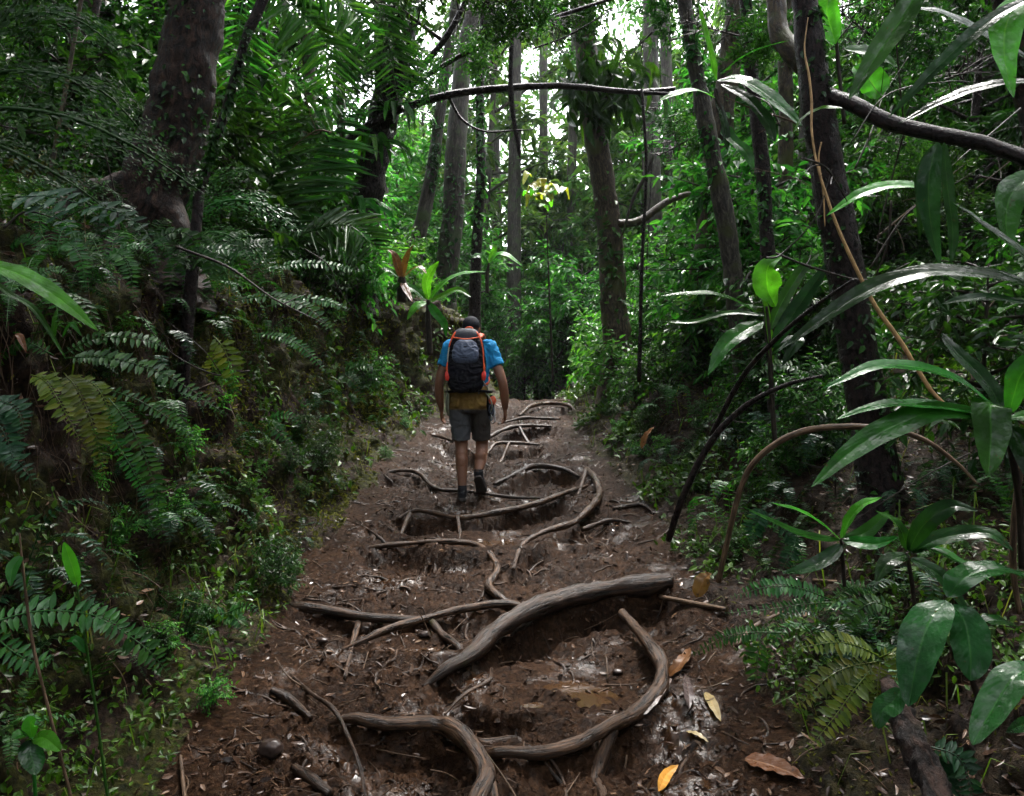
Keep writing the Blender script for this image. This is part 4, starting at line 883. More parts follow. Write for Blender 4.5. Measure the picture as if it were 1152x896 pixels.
leafy('strap_leaf_plant', 'rosette of long wet strap leaves at the right border reaching left over a trunk', ([(1150, 640), (1146, 560), (1132, 472)], [.012, .012, .014], 2.85, 2.8), [
  ([(1132, 470), (1085, 432), (1040, 415), (985, 412), (925, 438)], 28, 2.8, 2.6), ([(1132, 474), (1080, 460), (1030, 455), (990, 456), (940, 472)], 24, 2.8, 2.6), ([(1128, 474), (1060, 462), (1000, 482), (955, 510), (913, 548)], 30, 2.8, 2.45),
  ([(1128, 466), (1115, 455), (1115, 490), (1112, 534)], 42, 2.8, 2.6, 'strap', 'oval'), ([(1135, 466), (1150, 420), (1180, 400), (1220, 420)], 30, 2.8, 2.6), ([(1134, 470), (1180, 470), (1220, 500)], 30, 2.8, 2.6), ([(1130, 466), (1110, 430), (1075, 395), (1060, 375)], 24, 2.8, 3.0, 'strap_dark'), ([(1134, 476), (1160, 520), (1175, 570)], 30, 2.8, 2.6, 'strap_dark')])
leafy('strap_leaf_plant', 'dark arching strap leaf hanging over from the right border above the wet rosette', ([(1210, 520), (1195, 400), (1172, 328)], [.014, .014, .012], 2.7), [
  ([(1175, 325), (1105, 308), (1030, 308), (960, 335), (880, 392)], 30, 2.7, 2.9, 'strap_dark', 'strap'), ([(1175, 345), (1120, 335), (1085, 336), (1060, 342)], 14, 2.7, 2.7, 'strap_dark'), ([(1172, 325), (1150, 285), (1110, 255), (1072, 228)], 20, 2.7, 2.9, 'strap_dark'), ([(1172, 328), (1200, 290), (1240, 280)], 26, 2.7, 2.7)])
leafy('strap_leaf_plant', 'upright thin-stemmed plant with leaves like blades in front of the thin black trunk', ([(872, 500), (868, 440), (865, 380), (862, 345)], [.016, .015, .014, .01], 4.6), [
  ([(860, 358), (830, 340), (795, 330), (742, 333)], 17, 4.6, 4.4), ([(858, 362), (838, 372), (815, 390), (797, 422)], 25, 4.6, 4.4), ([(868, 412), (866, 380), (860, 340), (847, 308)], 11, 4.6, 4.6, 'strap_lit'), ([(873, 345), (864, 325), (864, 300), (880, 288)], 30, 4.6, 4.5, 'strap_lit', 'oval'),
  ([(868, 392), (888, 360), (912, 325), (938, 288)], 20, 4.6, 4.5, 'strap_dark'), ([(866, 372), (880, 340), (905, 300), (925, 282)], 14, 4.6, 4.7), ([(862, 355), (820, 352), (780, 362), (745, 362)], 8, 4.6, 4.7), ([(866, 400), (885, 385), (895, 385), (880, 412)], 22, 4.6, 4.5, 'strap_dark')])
leafy('strap_leaf_plant', 'spreading strap leaves growing at mid-height on the slender grey trunk', ([(815, 135), (808, 118), (805, 100)], [.02, .018, .012], 4.9), [
  ([(808, 112), (785, 102), (765, 104), (742, 113)], 12, 4.9, 4.7, 'strap_lit'), ([(806, 90), (800, 60), (792, 30), (786, 4)], 10, 4.9, 4.8, 'strap_lit'), ([(808, 90), (838, 92), (870, 112), (902, 142)], 26, 4.9, 4.6), ([(810, 85), (830, 68), (855, 55), (890, 45)], 13, 4.9, 4.7), ([(892, 150), (905, 132), (925, 122), (948, 122)], 14, 4.4, 4.2, 'strap_lit'),
  ([(812, 95), (840, 110), (862, 135), (872, 160)], 16, 4.9, 4.6, 'strap_dark'), ([(815, 140), (822, 155), (838, 170), (848, 190)], 14, 4.9, 4.7), ([(806, 110), (815, 140), (818, 170)], 12, 4.9, 4.8, 'strap_dark')], shape='strap')
leafy('broad_strap_plant', 'tall plant with big backlit blades reaching down from the upper right corner', ([(1190, 140), (1175, 40), (1165, -40)], [.02, .018, .016], 3.4), [
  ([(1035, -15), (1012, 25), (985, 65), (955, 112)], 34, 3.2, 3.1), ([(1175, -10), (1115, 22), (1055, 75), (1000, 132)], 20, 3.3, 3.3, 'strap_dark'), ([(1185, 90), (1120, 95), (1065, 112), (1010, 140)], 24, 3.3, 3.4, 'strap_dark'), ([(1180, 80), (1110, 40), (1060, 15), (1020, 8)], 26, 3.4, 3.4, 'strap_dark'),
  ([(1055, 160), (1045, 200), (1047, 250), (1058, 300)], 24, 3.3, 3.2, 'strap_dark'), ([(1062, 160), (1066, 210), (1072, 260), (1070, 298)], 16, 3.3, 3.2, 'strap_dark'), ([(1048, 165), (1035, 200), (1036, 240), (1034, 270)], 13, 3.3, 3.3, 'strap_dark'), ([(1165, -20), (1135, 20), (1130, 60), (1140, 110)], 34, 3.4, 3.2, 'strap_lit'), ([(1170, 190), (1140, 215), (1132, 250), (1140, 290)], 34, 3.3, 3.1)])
leafy('bright_blade', 'single bright green blade in front of the big wet blackish trunk', None, [([(1058, 214), (1010, 208), (968, 218), (930, 243)], 19, 3.6, 3.6, 'strap_lit')])
leafy('bright_blade', 'silvery wet blade pointing down to the right border above the dark arching leaf', None, [([(1072, 228), (1105, 250), (1135, 275), (1175, 300)], 16, 2.9, 2.8, 'strap')])
leafy('backlit_leaf_plant', 'broad bright leaves above the trunk of the long tan vine', ([(950, 140), (942, 60), (935, -30)], [.012, .012, .01], 4.8), [([(938, -25), (930, 10), (936, 35), (940, 50)], 26, 4.8, 4.7, 'strap_lit'), ([(960, 75), (975, 85), (985, 100), (985, 112)], 34, 5.0, 4.9, 'strap_lit', 'oval'), ([(950, 55), (985, 60), (1010, 75)], 24, 4.9, 4.9)])
leafy('ginger_plant', 'bright green fan of pointed leaves on the slope under the big wet blackish trunk', ([(950, 660), (948, 630), (946, 606)], [.008, .008, .006], 3.3), [
  ([(946, 608), (925, 590), (900, 575), (868, 566)], 14, 3.3, 3.15, 'strap_lit'), ([(946, 606), (955, 585), (970, 568), (992, 560)], 22, 3.3, 3.2, 'strap_lit'), ([(946, 608), (915, 604), (890, 596), (835, 570)], 12, 3.3, 3.2), ([(948, 608), (985, 612), (1010, 605)], 20, 3.3, 3.15, 'strap'), ([(948, 612), (930, 628), (905, 640), (880, 645)], 18, 3.3, 3.1, 'strap_dark'), ([(948, 606), (972, 600), (990, 585), (1000, 575)], 16, 3.3, 3.3)])
leafy('ginger_plant', 'dark-leaved ginger clump right of the bright fan of pointed leaves', ([(1030, 690), (1025, 650), (1020, 622)], [.008, .008, .006], 3.0), [
  ([(1022, 620), (1050, 618), (1085, 635), (1115, 655)], 22, 3.0, 2.8, 'strap'), ([(1022, 624), (1000, 632), (985, 655)], 20, 3.0, 2.9, 'strap_dark'), ([(1022, 620), (1040, 590), (1070, 570), (1100, 575)], 22, 3.0, 2.9, 'strap_dark'), ([(1022, 620), (1010, 590), (985, 575)], 18, 3.0, 3.0, 'strap'), ([(1024, 628), (1060, 650), (1090, 690)], 22, 3.0, 2.9, 'strap_dark'), ([(1024, 622), (1060, 605), (1110, 600), (1140, 620)], 24, 3.0, 2.8, 'strap_dark')])
leafy('broad_leaf_plant', 'big glossy dark oval leaves hanging over the dark hollow in the lower right', ([(1105, 800), (1085, 740), (1062, 676)], [.009, .008, .006], 2.35), [
  ([(1064, 676), (1045, 700), (1032, 740), (1022, 795)], 50, 2.3, 2.15, 'broad', 'oval'), ([(1072, 680), (1086, 700), (1092, 735), (1092, 766)], 50, 2.35, 2.25, 'broad', 'oval'), ([(1168, 748), (1140, 762), (1115, 800), (1094, 838)], 40, 2.2, 2.05, 'broad', 'oval'), ([(1014, 775), (1004, 790), (992, 800), (988, 820)], 26, 2.35, 2.3, 'broad', 'oval'),
  ([(1168, 812), (1150, 816), (1132, 824)], 16, 2.2, 2.1, 'broad'), ([(1066, 672), (1085, 650), (1120, 640), (1160, 650)], 40, 2.4, 2.4, 'broad', 'oval'), ([(1100, 700), (1130, 700), (1160, 715)], 36, 2.4, 2.4, 'broad', 'oval')])
leafy('grass_blade_plant', 'wide bright grass leaf reaching in from the left border above the ferns', ([(-60, 420), (-50, 340), (-30, 295)], [.006, .006, .004], 2.4), [([(-30, 292), (20, 308), (65, 335), (110, 372)], 24, 2.4, 2.3, 'strap_lit'), ([(-30, 300), (10, 330), (40, 350), (75, 405)], 9, 2.4, 2.4), ([(60, 385), (62, 360), (66, 345)], 8, 2.9, 2.9), ([(70, 380), (80, 365), (92, 378)], 7, 2.9, 2.9)])
leafy('herb', 'tall thin herb stalk with one upright leaf in the lower left', ([(122, 905), (108, 800), (96, 720), (86, 655)], [.004, .004, .0035, .002], 2.2), [([(88, 660), (82, 640), (76, 622), (72, 610)], 15, 2.2, 2.2, 'strap_lit'), ([(98, 735), (85, 720), (75, 722)], 10, 2.2, 2.2)], sm='l_mid')
leafy('herb', 'pale dry stalk with hanging leaves at the lower left border', ([(82, 905), (55, 800), (36, 720), (26, 640), (22, 600)], [.004, .004, .004, .003, .002], 2.05), [([(24, 625), (14, 640), (12, 660)], 14, 2.05, 2.0), ([(28, 665), (34, 645), (40, 630)], 10, 2.05, 2.05), ([(22, 600), (30, 585), (40, 580)], 10, 2.05, 2.05)], sm='deadstem')
leafy('herb', 'low herb with shiny oval leaves in the bottom left corner', ([(40, 900), (38, 860), (36, 830)], [.005, .004, .003], 2.0), [([(36, 832), (34, 845), (38, 860), (40, 872)], 24, 2.0, 1.95, 'broad', 'oval'), ([(36, 832), (48, 830), (58, 836), (68, 845)], 18, 2.0, 1.95, 'strap_lit', 'oval'), ([(36, 832), (25, 826), (14, 832)], 18, 2.0, 1.95, 'strap', 'oval'), ([(36, 830), (34, 815), (40, 808)], 16, 2.0, 2.0, 'strap_lit', 'oval')], sm='l_mid')
leafy('broad_leaf_plant', 'bright banana-like rosette standing above the left bank beside the hiker', ([(484, 400), (482, 365), (482, 338)], [.04, .036, .03], 10.5), [
  ([(482, 338), (500, 318), (520, 308), (546, 306)], 13, 10.5, 10.2, 'strap_lit'), ([(482, 338), (480, 318), (486, 304), (494, 294)], 11, 10.5, 10.4, 'strap_lit'), ([(482, 340), (500, 332), (515, 326), (530, 334)], 10, 10.5, 10.2, 'strap_lit'), ([(480, 338), (465, 325), (450, 322), (440, 332)], 11, 10.5, 10.3), ([(482, 340), (490, 352), (500, 365), (502, 380)], 10, 10.5, 10.2), ([(480, 340), (468, 345), (458, 360)], 10, 10.5, 10.3, 'strap_lit')])
leafy('broad_leaf_plant', 'bright rosette higher up behind the banana-like one', ([(548, 330), (548, 310), (550, 296)], [.03, .03, .02], 13), [([(550, 296), (560, 286), (572, 288), (588, 300)], 10, 13, 12.8, 'strap_lit'), ([(550, 296), (556, 280), (550, 275)], 8, 13, 13, 'strap_lit'), ([(550, 298), (540, 288), (530, 290)], 9, 13, 12.8)])
leafy('bromeliad', 'orange-brown withered bromeliad left of the banana-like rosette', ([(452, 340), (452, 320), (452, 312)], [.06, .06, .04], 9.6), [([(452, 315), (448, 300), (442, 285), (430, 278)], 10, 9.6, 9.5, 'brown_leaf'), ([(452, 315), (455, 298), (460, 284), (466, 275)], 8, 9.6, 9.5, 'brown_leaf'), ([(452, 315), (462, 305), (472, 300), (480, 308)], 9, 9.6, 9.4, 'brown_leaf'), ([(452, 315), (440, 305), (430, 305), (422, 315)], 9, 9.6, 9.4), ([(452, 316), (456, 325), (464, 340)], 9, 9.6, 9.3, 'brown_leaf'), ([(452, 315), (446, 322), (440, 338)], 9, 9.6, 9.4)])
# epiphytes on the dark leaning trunk
for px, py, n, lab in ((440, 125, 14, 'strap-leaved epiphyte perched in the fork of the arching branch'), (415, 165, 16, 'drooping epiphyte on the dark leaning trunk below the fork'), (398, 235, 14, 'lowest epiphyte on the dark leaning trunk'), (455, 20, 12, 'epiphyte high on the dark leaning trunk')):
    L = []
    for k in range(n):
        a = rng.uniform(-.3, math.pi + .3); l = rng.uniform(26, 52); dx = math.cos(a) * l
        L.append(([(px, py), (px + dx * .5, py - abs(math.sin(a)) * l * .45), (px + dx * .9, py - abs(math.sin(a)) * l * .2 + 6), (px + dx * 1.05, py + rng.uniform(8, 34))], rng.uniform(5, 8), 10.15, 10.15 + rng.normal(0, .35), 'strap' if k % 3 else 'strap_lit'))
    leafy('epiphyte', lab, None, L, 'epiphyte')
lg = MB(); q = PL([(985, 752), (1005, 785), (1025, 830), (1048, 880), (1062, 925)], 2.6, 2.1); tube(lg, q, [.02, .034, .04, .04, .036], n=60, k=14, amp=.45, fr=38)
tag(lg.build('scaly_log', M['bark_red']), 'scaly dark log slanting down beside the yellow-green fern in the lower right', 'log')

# dead leaves on the path and in the ferns
def dead(pts, w, m, label, shape='lance', lift=.012, d=None):
    q = np.array([G(*p) for p in pts]) + [0, 0, lift] if d is None else PL(pts, d, d)
    q[1:-1, 2] += .01
    mb = MB(); blade(mb, q, w / F * q[:, 1].mean(), 16, (rng.normal(0, .3), -.3, 1), .22, shape, .06)
    return tag(mb.build('dead_leaf', M[m]), label, 'leaf')
dead([(741, 896), (750, 880), (763, 866)], 12, 'orange_leaf', 'bright orange dead leaf at the bottom edge of the path', lift=.02)
dead([(838, 856), (870, 868), (905, 879)], 27, 'brown_leaf', 'large brown dead leaf lying on the soil in the lower right')
dead([(772, 826), (784, 832), (797, 838)], 9, 'pale_leaf', 'small pale tan leaf lying right of the bright orange one')
dead([(794, 782), (802, 798), (811, 815)], 11, 'pale_leaf', 'pale curled leaf under the litter at the right edge of the path')
dead([(783, 672), (792, 655), (800, 645)], 18, 'brown_leaf', 'brown leaf standing upright beside the lower end of the dead arching stem', d=4.3)
dead([(722, 812), (738, 790), (756, 770)], 15, 'grey_leaf', 'greyish wet dead leaf right of the big loop-shaped root', lift=.03)
dead([(752, 768), (768, 752), (776, 735)], 16, 'brown_leaf', 'rolled brown leaf right above the greyish wet one', lift=.03)
dead([(776, 805), (774, 785), (771, 765)], 12, 'grey_leaf', 'narrow greyish leaf standing between the rolled brown leaf and the pale curled one', lift=.03)
dead([(722, 505), (727, 492), (736, 480)], 10, 'brown_leaf', 'reddish-brown dead leaf hanging in the right undergrowth at the knee height of the hiker', d=6.6)
dead([(12, 388), (20, 380), (30, 397)], 10, 'brown_leaf', 'brown dead leaf caught in the ferns at the left border', d=2.9)
leafy('yellow_leaf_plant', 'sapling topped by a dull yellow leaf cluster high above the crest of the path', ([(622, 430), (618, 330), (614, 225)], [.02, .016, .008], 14), [([(612 + u, 214 + v), (612 + u + math.cos(a) * l * .5, 212 + v - abs(math.sin(a)) * l * .25), (612 + u + math.cos(a) * l, 216 + v + abs(math.sin(a)) * l * .6)], 7, 14 + rng.normal(0, .3), 14 + rng.normal(0, .3), ('yellow', 'strap_lit', 'yellow')[int(a * 9) % 3], 'oval') for a, l, u, v in zip(rng.uniform(0, 6.28, 26), rng.uniform(8, 17, 26), rng.normal(0, 10, 26), rng.normal(0, 8, 26))])
def stone(px, py, r, label, sq=.7):
    c = G(px, py); bm = bmesh.new(); bmesh.ops.create_icosphere(bm, subdivisions=4, radius=r)
    V = np.array([v.co for v in bm.verts]); f = 1 + .28 * fbm(V / r * 1.1 + px, 3) + .05 * fbm(V / r * 5 + px, 3)
    for v, k in zip(bm.verts, f): v.co = Vector((v.co.x * k, v.co.y * k * .8, v.co.z * k * sq))
    me = bpy.data.meshes.new('stone'); bm.to_mesh(me); bm.free(); me.materials.append(M['stone']); me.polygons.foreach_set('use_smooth', [True] * len(me.polygons))
    return tag(link('stone', me, None, c + np.array([0, 0, r * .2])), label, 'stone')
stone(305, 846, .055, 'wet stone half sunk in the mud at the lower left of the path')
stone(363, 722, .035, 'shiny small stone left of the short pale root peg', .5)
stone(478, 715, .035, 'small glinting stone between the long pale root and the thick log-like root', .5)
stone(695, 757, .03, 'small pale stone in the muddy hollow by the big loop-shaped root', .5)

# ------------------------------------------------------------------ surface cover: moss, creeping herbs, litter, rootlets
def sample(n, cond):
    c = TVf[TQf].mean(1); e1 = TVf[TQf[:, 1]] - TVf[TQf[:, 0]]; e2 = TVf[TQf[:, 3]] - TVf[TQf[:, 0]]
    nn = np.cross(e1, e2); A = np.linalg.norm(nn, axis=1); nn = nn / np.maximum(A, 1e-9)[:, None]
    k = cond(c, nn, fm); wt = A * k / np.maximum(c[:, 1], 2.5) ** 1.1; pr = wt / wt.sum()
    f = rng.choice(len(c), n, p=pr); a, b = rng.random(n), rng.random(n)
    return TVf[TQf[f, 0]] + e1[f] * a[:, None] + e2[f] * b[:, None], nn[f]
vis = lambda c: (c[:, 1] > 1.7) & (c[:, 1] < 17) & (np.abs(c[:, 0]) < c[:, 1] * .72)
mossy = lambda c: smooth(-.12, .3, fbm(c * .9 + 2, 3))
Pm, Nm = sample(64000, lambda c, n, p: vis(c) * (~p) * (.15 + mossy(c)) * (np.where(c[:, 0] < 0, 1.2 + 2.2 * smooth(5, 7, c[:, 1]) * (1 - smooth(11, 13, c[:, 1])), .35)))
mb = MB(); D = nrm(Nm * .7 + rng.normal(0, .6, Pm.shape)); sz = rng.uniform(.012, .035, len(Pm)) * np.clip(Pm[:, 1] / 5, .75, 2)
leaves(mb, Pm, D, nrm(Nm + [.0, -.2, .4]), sz, sz * .45, .5, .2)
tag(mb.build('moss', M['moss'], None, False), 'olive moss tufts covering the earth banks', 'moss', None, 'stuff')
Pc, Nc = sample(24000, lambda c, n, p: vis(c) * (~p) * smooth(.0, .3, fbm(c * 1.3 + 20, 3)) * (np.where(c[:, 0] < 0, .7, 1.3)))
mb = MB(); D = nrm(rng.normal(0, 1, Pc.shape) + Nc * .3); sz = rng.uniform(.025, .065, len(Pc)) * np.clip(Pc[:, 1] / 5, .7, 1.8)
off = rng.uniform(.0, .12, len(Pc))[:, None]
leaves(mb, Pc + Nc * off + [0, 0, .01], D, nrm(Nc * .4 + [0, -.1, .9] + rng.normal(0, .3, Pc.shape)), sz, sz * .55, .3, .15)
tag(mb.build('ground_cover', M['cover'], None, False), 'creeping small-leaved herbs covering both banks', 'ground cover', None, 'stuff')
F1 = TVf[TQf[:, 0]]; d_ = np.where(F1[:, 0] < 0, xl(F1[:, 1]) - F1[:, 0], F1[:, 0] - xr(F1[:, 1])); c_ = np.where((F1[:, 1] > np.where(F1[:, 0] > 0, 5., 3.6)) & (F1[:, 1] < 12) & (d_ > .02) & (d_ < 1.0) & (np.abs(F1[:, 0]) < F1[:, 1] * .65))[0]; w_ = 1 / F1[c_, 1]
for i in rng.choice(c_, 70, p=w_ / w_.sum()):
    t = thing('seedling', F1[i], 'little leafy seedling sprouting at the edge of the path' , 'seedling', 'seedlings along the path edges'); kd = ('shrub_light', 'shrub_small', 'shrub_dark')[int(rng.integers(0, 3))]; s_ = rng.uniform(.09, .2)
    t.scale = (s_, s_, s_); t.rotation_euler = (rng.normal(0, .2), rng.normal(0, .2), rng.random() * 6.3); link('stem', PR[kd][0], t); link('foliage', PR[kd][1], t)
Pg, Ng = sample(5200, lambda c, n, p: vis(c) * (~p) * (c[:, 1] > 2.6) * (n[:, 2] > .15))
mb = MB()
for p, n in zip(Pg[:1300], Ng):
    l = rng.uniform(.1, .34); a = rng.random() * 6.28; d = np.array([math.cos(a), math.sin(a), 0])
    e = p + d * l * .75 + [0, 0, l * rng.uniform(.1, .8)]; m_ = p + d * l * .25 + [0, 0, l * .65]
    q = np.array([p, m_, e]); s = nrm(np.cross(e - p, [0, 0, 1])) * (.0022 + .0012 * p[1] * .3)
    mb.add(np.array([q[0] - s, q[0] + s, q[1] - s, q[1] + s, q[2] - s * .1, q[2] + s * .1]), [[0, 1, 3, 2], [2, 3, 5, 4]])
tag(mb.build('thin_grass', M['grass'], None, False), 'thin grass blades growing on the banks', 'grass', None, 'stuff')
# rootlets hanging down the cut banks
Ph, Nh = sample(900, lambda c, n, p: vis(c) * (~p) * (c[:, 1] < 9) * (n[:, 2] < .45) * 1.)
mb = MB()
for p, n in zip(Ph, Nh):
    l = rng.uniform(.12, .55); q = [p + n * .01, p + n * .05 + [rng.normal(0, .03), 0, -l * .4], p + n * .06 + [rng.normal(0, .08), rng.normal(0, .03), -l]]
    tube(mb, q, [.0022, .002, .001], n=6, k=3, close=False)
tag(mb.build('hanging_rootlets', M['deadstem']), 'fine rootlets hanging from the cut earth banks', 'rootlets', None, 'stuff')
Pl_, Nl_ = sample(24000, lambda c, n, p: vis(c) * np.where(p, smooth(-.2, .9, np.abs(c[:, 0] - .03 * c[:, 1]) ) * .9 + .25, np.where(c[:, 0] > 0, 1.7, .7)) * (c[:, 1] < 13))
mb = MB(); D = nrm(rng.normal(0, 1, Pl_.shape) * [1, 1, .25]); sz = rng.uniform(.015, .06, len(Pl_))
leaves(mb, Pl_ + Nl_ * .006, D, nrm(Nl_ + rng.normal(0, .35, Pl_.shape)), sz, sz * rng.uniform(.12, .5, len(sz)), rng.normal(0, .3, len(sz))[:, None], .25)
tag(mb.build('leaf_litter', M['litter'], None, False), 'wet brown leaf litter and twig bits on soil and mud', 'litter', None, 'stuff')

Pd, Nd = sample(7000, lambda c, n, p: vis(c) * p * (c[:, 1] < 12) * 1.)
ico = np.array([(0, 0, 1), (.9, 0, .1), (.1, .85, .2), (-.8, .1, 0), (0, -.9, .1), (0, 0, -.6)], float); icq = [[0, 1, 2, 2], [0, 2, 3, 3], [0, 3, 4, 4], [0, 4, 1, 1]]
mb = MB(); n_ = len(Pd); sz = rng.uniform(.005, .026, n_) * rng.uniform(.4, 1, n_); an = rng.random(n_) * 6.28
V = ico[None] * (1 + rng.normal(0, .22, (n_, 6, 3))) * sz[:, None, None] * [1.1, 1.1, .75]
V = np.stack([V[..., 0] * np.cos(an)[:, None] - V[..., 1] * np.sin(an)[:, None], V[..., 0] * np.sin(an)[:, None] + V[..., 1] * np.cos(an)[:, None], V[..., 2]], -1) + Pd[:, None]
q5 = np.array([[0, 1, 2, 5], [0, 2, 3, 5], [0, 3, 4, 5], [0, 4, 1, 5]]); q5 = np.array([[1, 2, 0, 0], [2, 3, 0, 0], [3, 4, 0, 0], [4, 1, 0, 0]])
# five-sided clods as quads: two slopes each
top = V[:, 0:1] + np.array([.3, .2, -.1]) * sz[:, None, None]; V = np.concatenate([V, top], 1)
mb.add(V.reshape(-1, 3), (np.arange(n_)[:, None, None] * 7 + np.array([[0, 4, 1, 6], [0, 6, 1, 2], [0, 2, 3, 4], [0, 2, 3, 4]])[:3][None]).reshape(-1, 4))
tag(mb.build('mud_clods', M['mud'], None), 'small clods and crumbs of mud lying on the path', 'mud', None, 'stuff')
Pt, Nt = sample(420, lambda c, n, p: vis(c) * (np.abs(c[:, 0]) < 2.2) * (c[:, 1] < 10) * np.where(p, 1., .5))
mb = MB()
for p, n in zip(Pt, Nt):
    l = rng.uniform(.05, .26); a = rng.random() * 6.28; d = nrm(np.array([math.cos(a), math.sin(a), 0]) - n * (n @ np.array([math.cos(a), math.sin(a), 0])))
    r_ = rng.uniform(.0015, .005); tube(mb, [p + n * r_, p + d * l * .5 + n * (r_ + rng.uniform(0, .012)) + rng.normal(0, .01, 3), p + d * l + n * r_], [r_, r_ * .9, r_ * .5], n=6, k=5)
tag(mb.build('twig_litter', M['deadstem'], None), 'small broken twigs strewn over the mud and banks', 'twigs', None, 'stuff')
# single ferns scattered over both banks
FP = []
for v in range(3):
    fr_ = []
    for k in range(3):
        mb = MB(); l = .5 + .1 * k
        frond(mb, [(0, 0, 0), (0, l * .4, l * (.35 + .1 * k)), (0, l * .8, l * (.30 + .1 * k)), (0, l * 1.05, l * .02)], .075, 22, shape=('sword', 'tri', 'sword')[v], wr=.32)
        fr_.append(mb.mesh('frond', M[('fern', 'fern_deep', 'fern_blue')[v]]))
    FP.append(fr_)
def rfern(p, sc, v, label, group):
    t = thing('fern', p, label, 'fern', group); t.scale = (sc,) * 3
    nf = int(rng.integers(5, 9)); a0 = rng.random() * 6
    for k in range(nf):
        o = link('frond', FP[v][k % 3], t); o.rotation_euler = (rng.normal(0, .2), rng.normal(0, .15), a0 + k * 6.28 / nf + rng.normal(0, .25)); o.scale = (1,) * 3
for cnt, side, lab, grp, yr, scl in ((46, -1, 'dark green fern rooted on the near left bank', 'ferns on the left bank', (2.6, 6.4), (.35, .8)), (64, 1, 'dark green fern rooted on the right slope', 'ferns on the right slope', (3.2, 10), (.35, .75)), (26, -1, 'fern on the steep left bank near the hiker', 'ferns near the hiker', (6.5, 11.5), (.3, .6)), (14, -1, 'fern on the mossy foot of the left bank beside the path', 'ferns at the foot of the left bank', (4, 11), (.2, .4))):
    F1 = TVf[TQf[:, 0]]; foot = 'foot' in lab
    dist_ = np.where(F1[:, 0] < 0, xl(F1[:, 1]) - F1[:, 0], F1[:, 0] - xr(F1[:, 1]))
    c = np.where((F1[:, 1] > yr[0]) & (F1[:, 1] < yr[1]) & (np.sign(F1[:, 0]) == side) & (dist_ > (.12 if foot else .35)) & (dist_ < (.35 if foot else 2.2)) & (np.abs(F1[:, 0]) < F1[:, 1] * .66))[0]
    pr = 1 / F1[c, 1] ** 1.2
    for i in rng.choice(c, cnt, p=pr / pr.sum()):
        rfern(F1[i] + [-.0 * side, 0, .01], rng.uniform(*scl), int(rng.integers(0, 3)), lab, grp)

# tangle of thin bare twigs and slack vines among the leaves
for k in range(46):
    right = k < 32; px = rng.uniform(860, 1160) if right else rng.uniform(0, 380); py = rng.uniform(120, 520) if right else rng.uniform(60, 420); d = rng.uniform(3.3, 6.5) if right else rng.uniform(3.4, 6)
    g = G(px, py)[1]; d = min(d, g * .97); a = rng.normal(-.2, .9) + (math.pi if rng.random() < .5 else 0); l = rng.uniform(50, 190); sag = rng.uniform(-25, 30)
    q = PL([(px, py), (px + math.cos(a) * l * .35, py + math.sin(a) * l * .35 + sag), (px + math.cos(a) * l * .7, py + math.sin(a) * l * .7 + sag), (px + math.cos(a) * l, py + math.sin(a) * l)], d, d * rng.uniform(.9, 1.1))
    q[1:-1] += rng.normal(0, .03, (2, 3)); r0 = rng.uniform(.0025, .008); mb = MB(); tube(mb, q, [r0, r0 * .85, r0 * .6, r0 * .3], n=26, k=6, amp=.2, fr=25)
    for s in range(int(rng.integers(1, 4))):
        c = catmull(q, 20)[int(rng.integers(4, 17))]; e = c + rng.normal(0, .12, 3) + [0, 0, .05]; tube(mb, [c, (c + e) / 2 + rng.normal(0, .02, 3), e], [r0 * .5, r0 * .4, r0 * .2], n=8, k=5)
    tag(mb.build('twig', M['twig' if k % 3 else 'deadstem']), 'thin bare twig tangled among the leaves on the right' if right else 'thin bare twig tangled among the ferns on the left', 'twig', 'bare twigs on the right' if right else 'bare twigs on the left')

# ------------------------------------------------------------------ the hiker
def etube(mb, pts, rx, ry, n=None, k=20, hint=(0, 1, 0), p=2.):
    pts = np.asarray(pts, float); n = n or len(pts) * 6
    C = catmull(pts, n); t = np.linspace(0, 1, n); tp = np.linspace(0, 1, len(rx))
    a = catmull(np.array([[x, y, 0] for x, y in zip(rx, ry)]), n)
    T, N, B = frames(C, hint); th = np.linspace(0, 2 * np.pi, k, endpoint=False)
    cs, sn = np.cos(th), np.sin(th); cs = np.sign(cs) * np.abs(cs) ** (2 / p); sn = np.sign(sn) * np.abs(sn) ** (2 / p)
    V = C[:, None] + B[:, None] * (a[:, 0][:, None] * cs[None])[..., None] + N[:, None] * (a[:, 1][:, None] * sn[None])[..., None]
    V = np.concatenate([np.repeat(C[:1], k, 0)[None], V, np.repeat(C[-1:], k, 0)[None]]); m = len(V)
    i = np.arange(m - 1)[:, None]; j = np.arange(k)[None]
    return mb.add(V, np.stack([i * k + j, i * k + (j + 1) % k, (i + 1) * k + (j + 1) % k, (i + 1) * k + j], -1))
def ball(mb, c, r):
    c = np.array(c, float); th = np.linspace(.01, np.pi - .01, 12)
    return etube(mb, [c + [0, 0, -r[2] * .999], c - [0, 0, r[2] * .5], c, c + [0, 0, r[2] * .5], c + [0, 0, r[2] * .999]], [r[0] * .12, r[0] * .866, r[0], r[0] * .866, r[0] * .12], [r[1] * .12, r[1] * .866, r[1], r[1] * .866, r[1] * .12], 20)
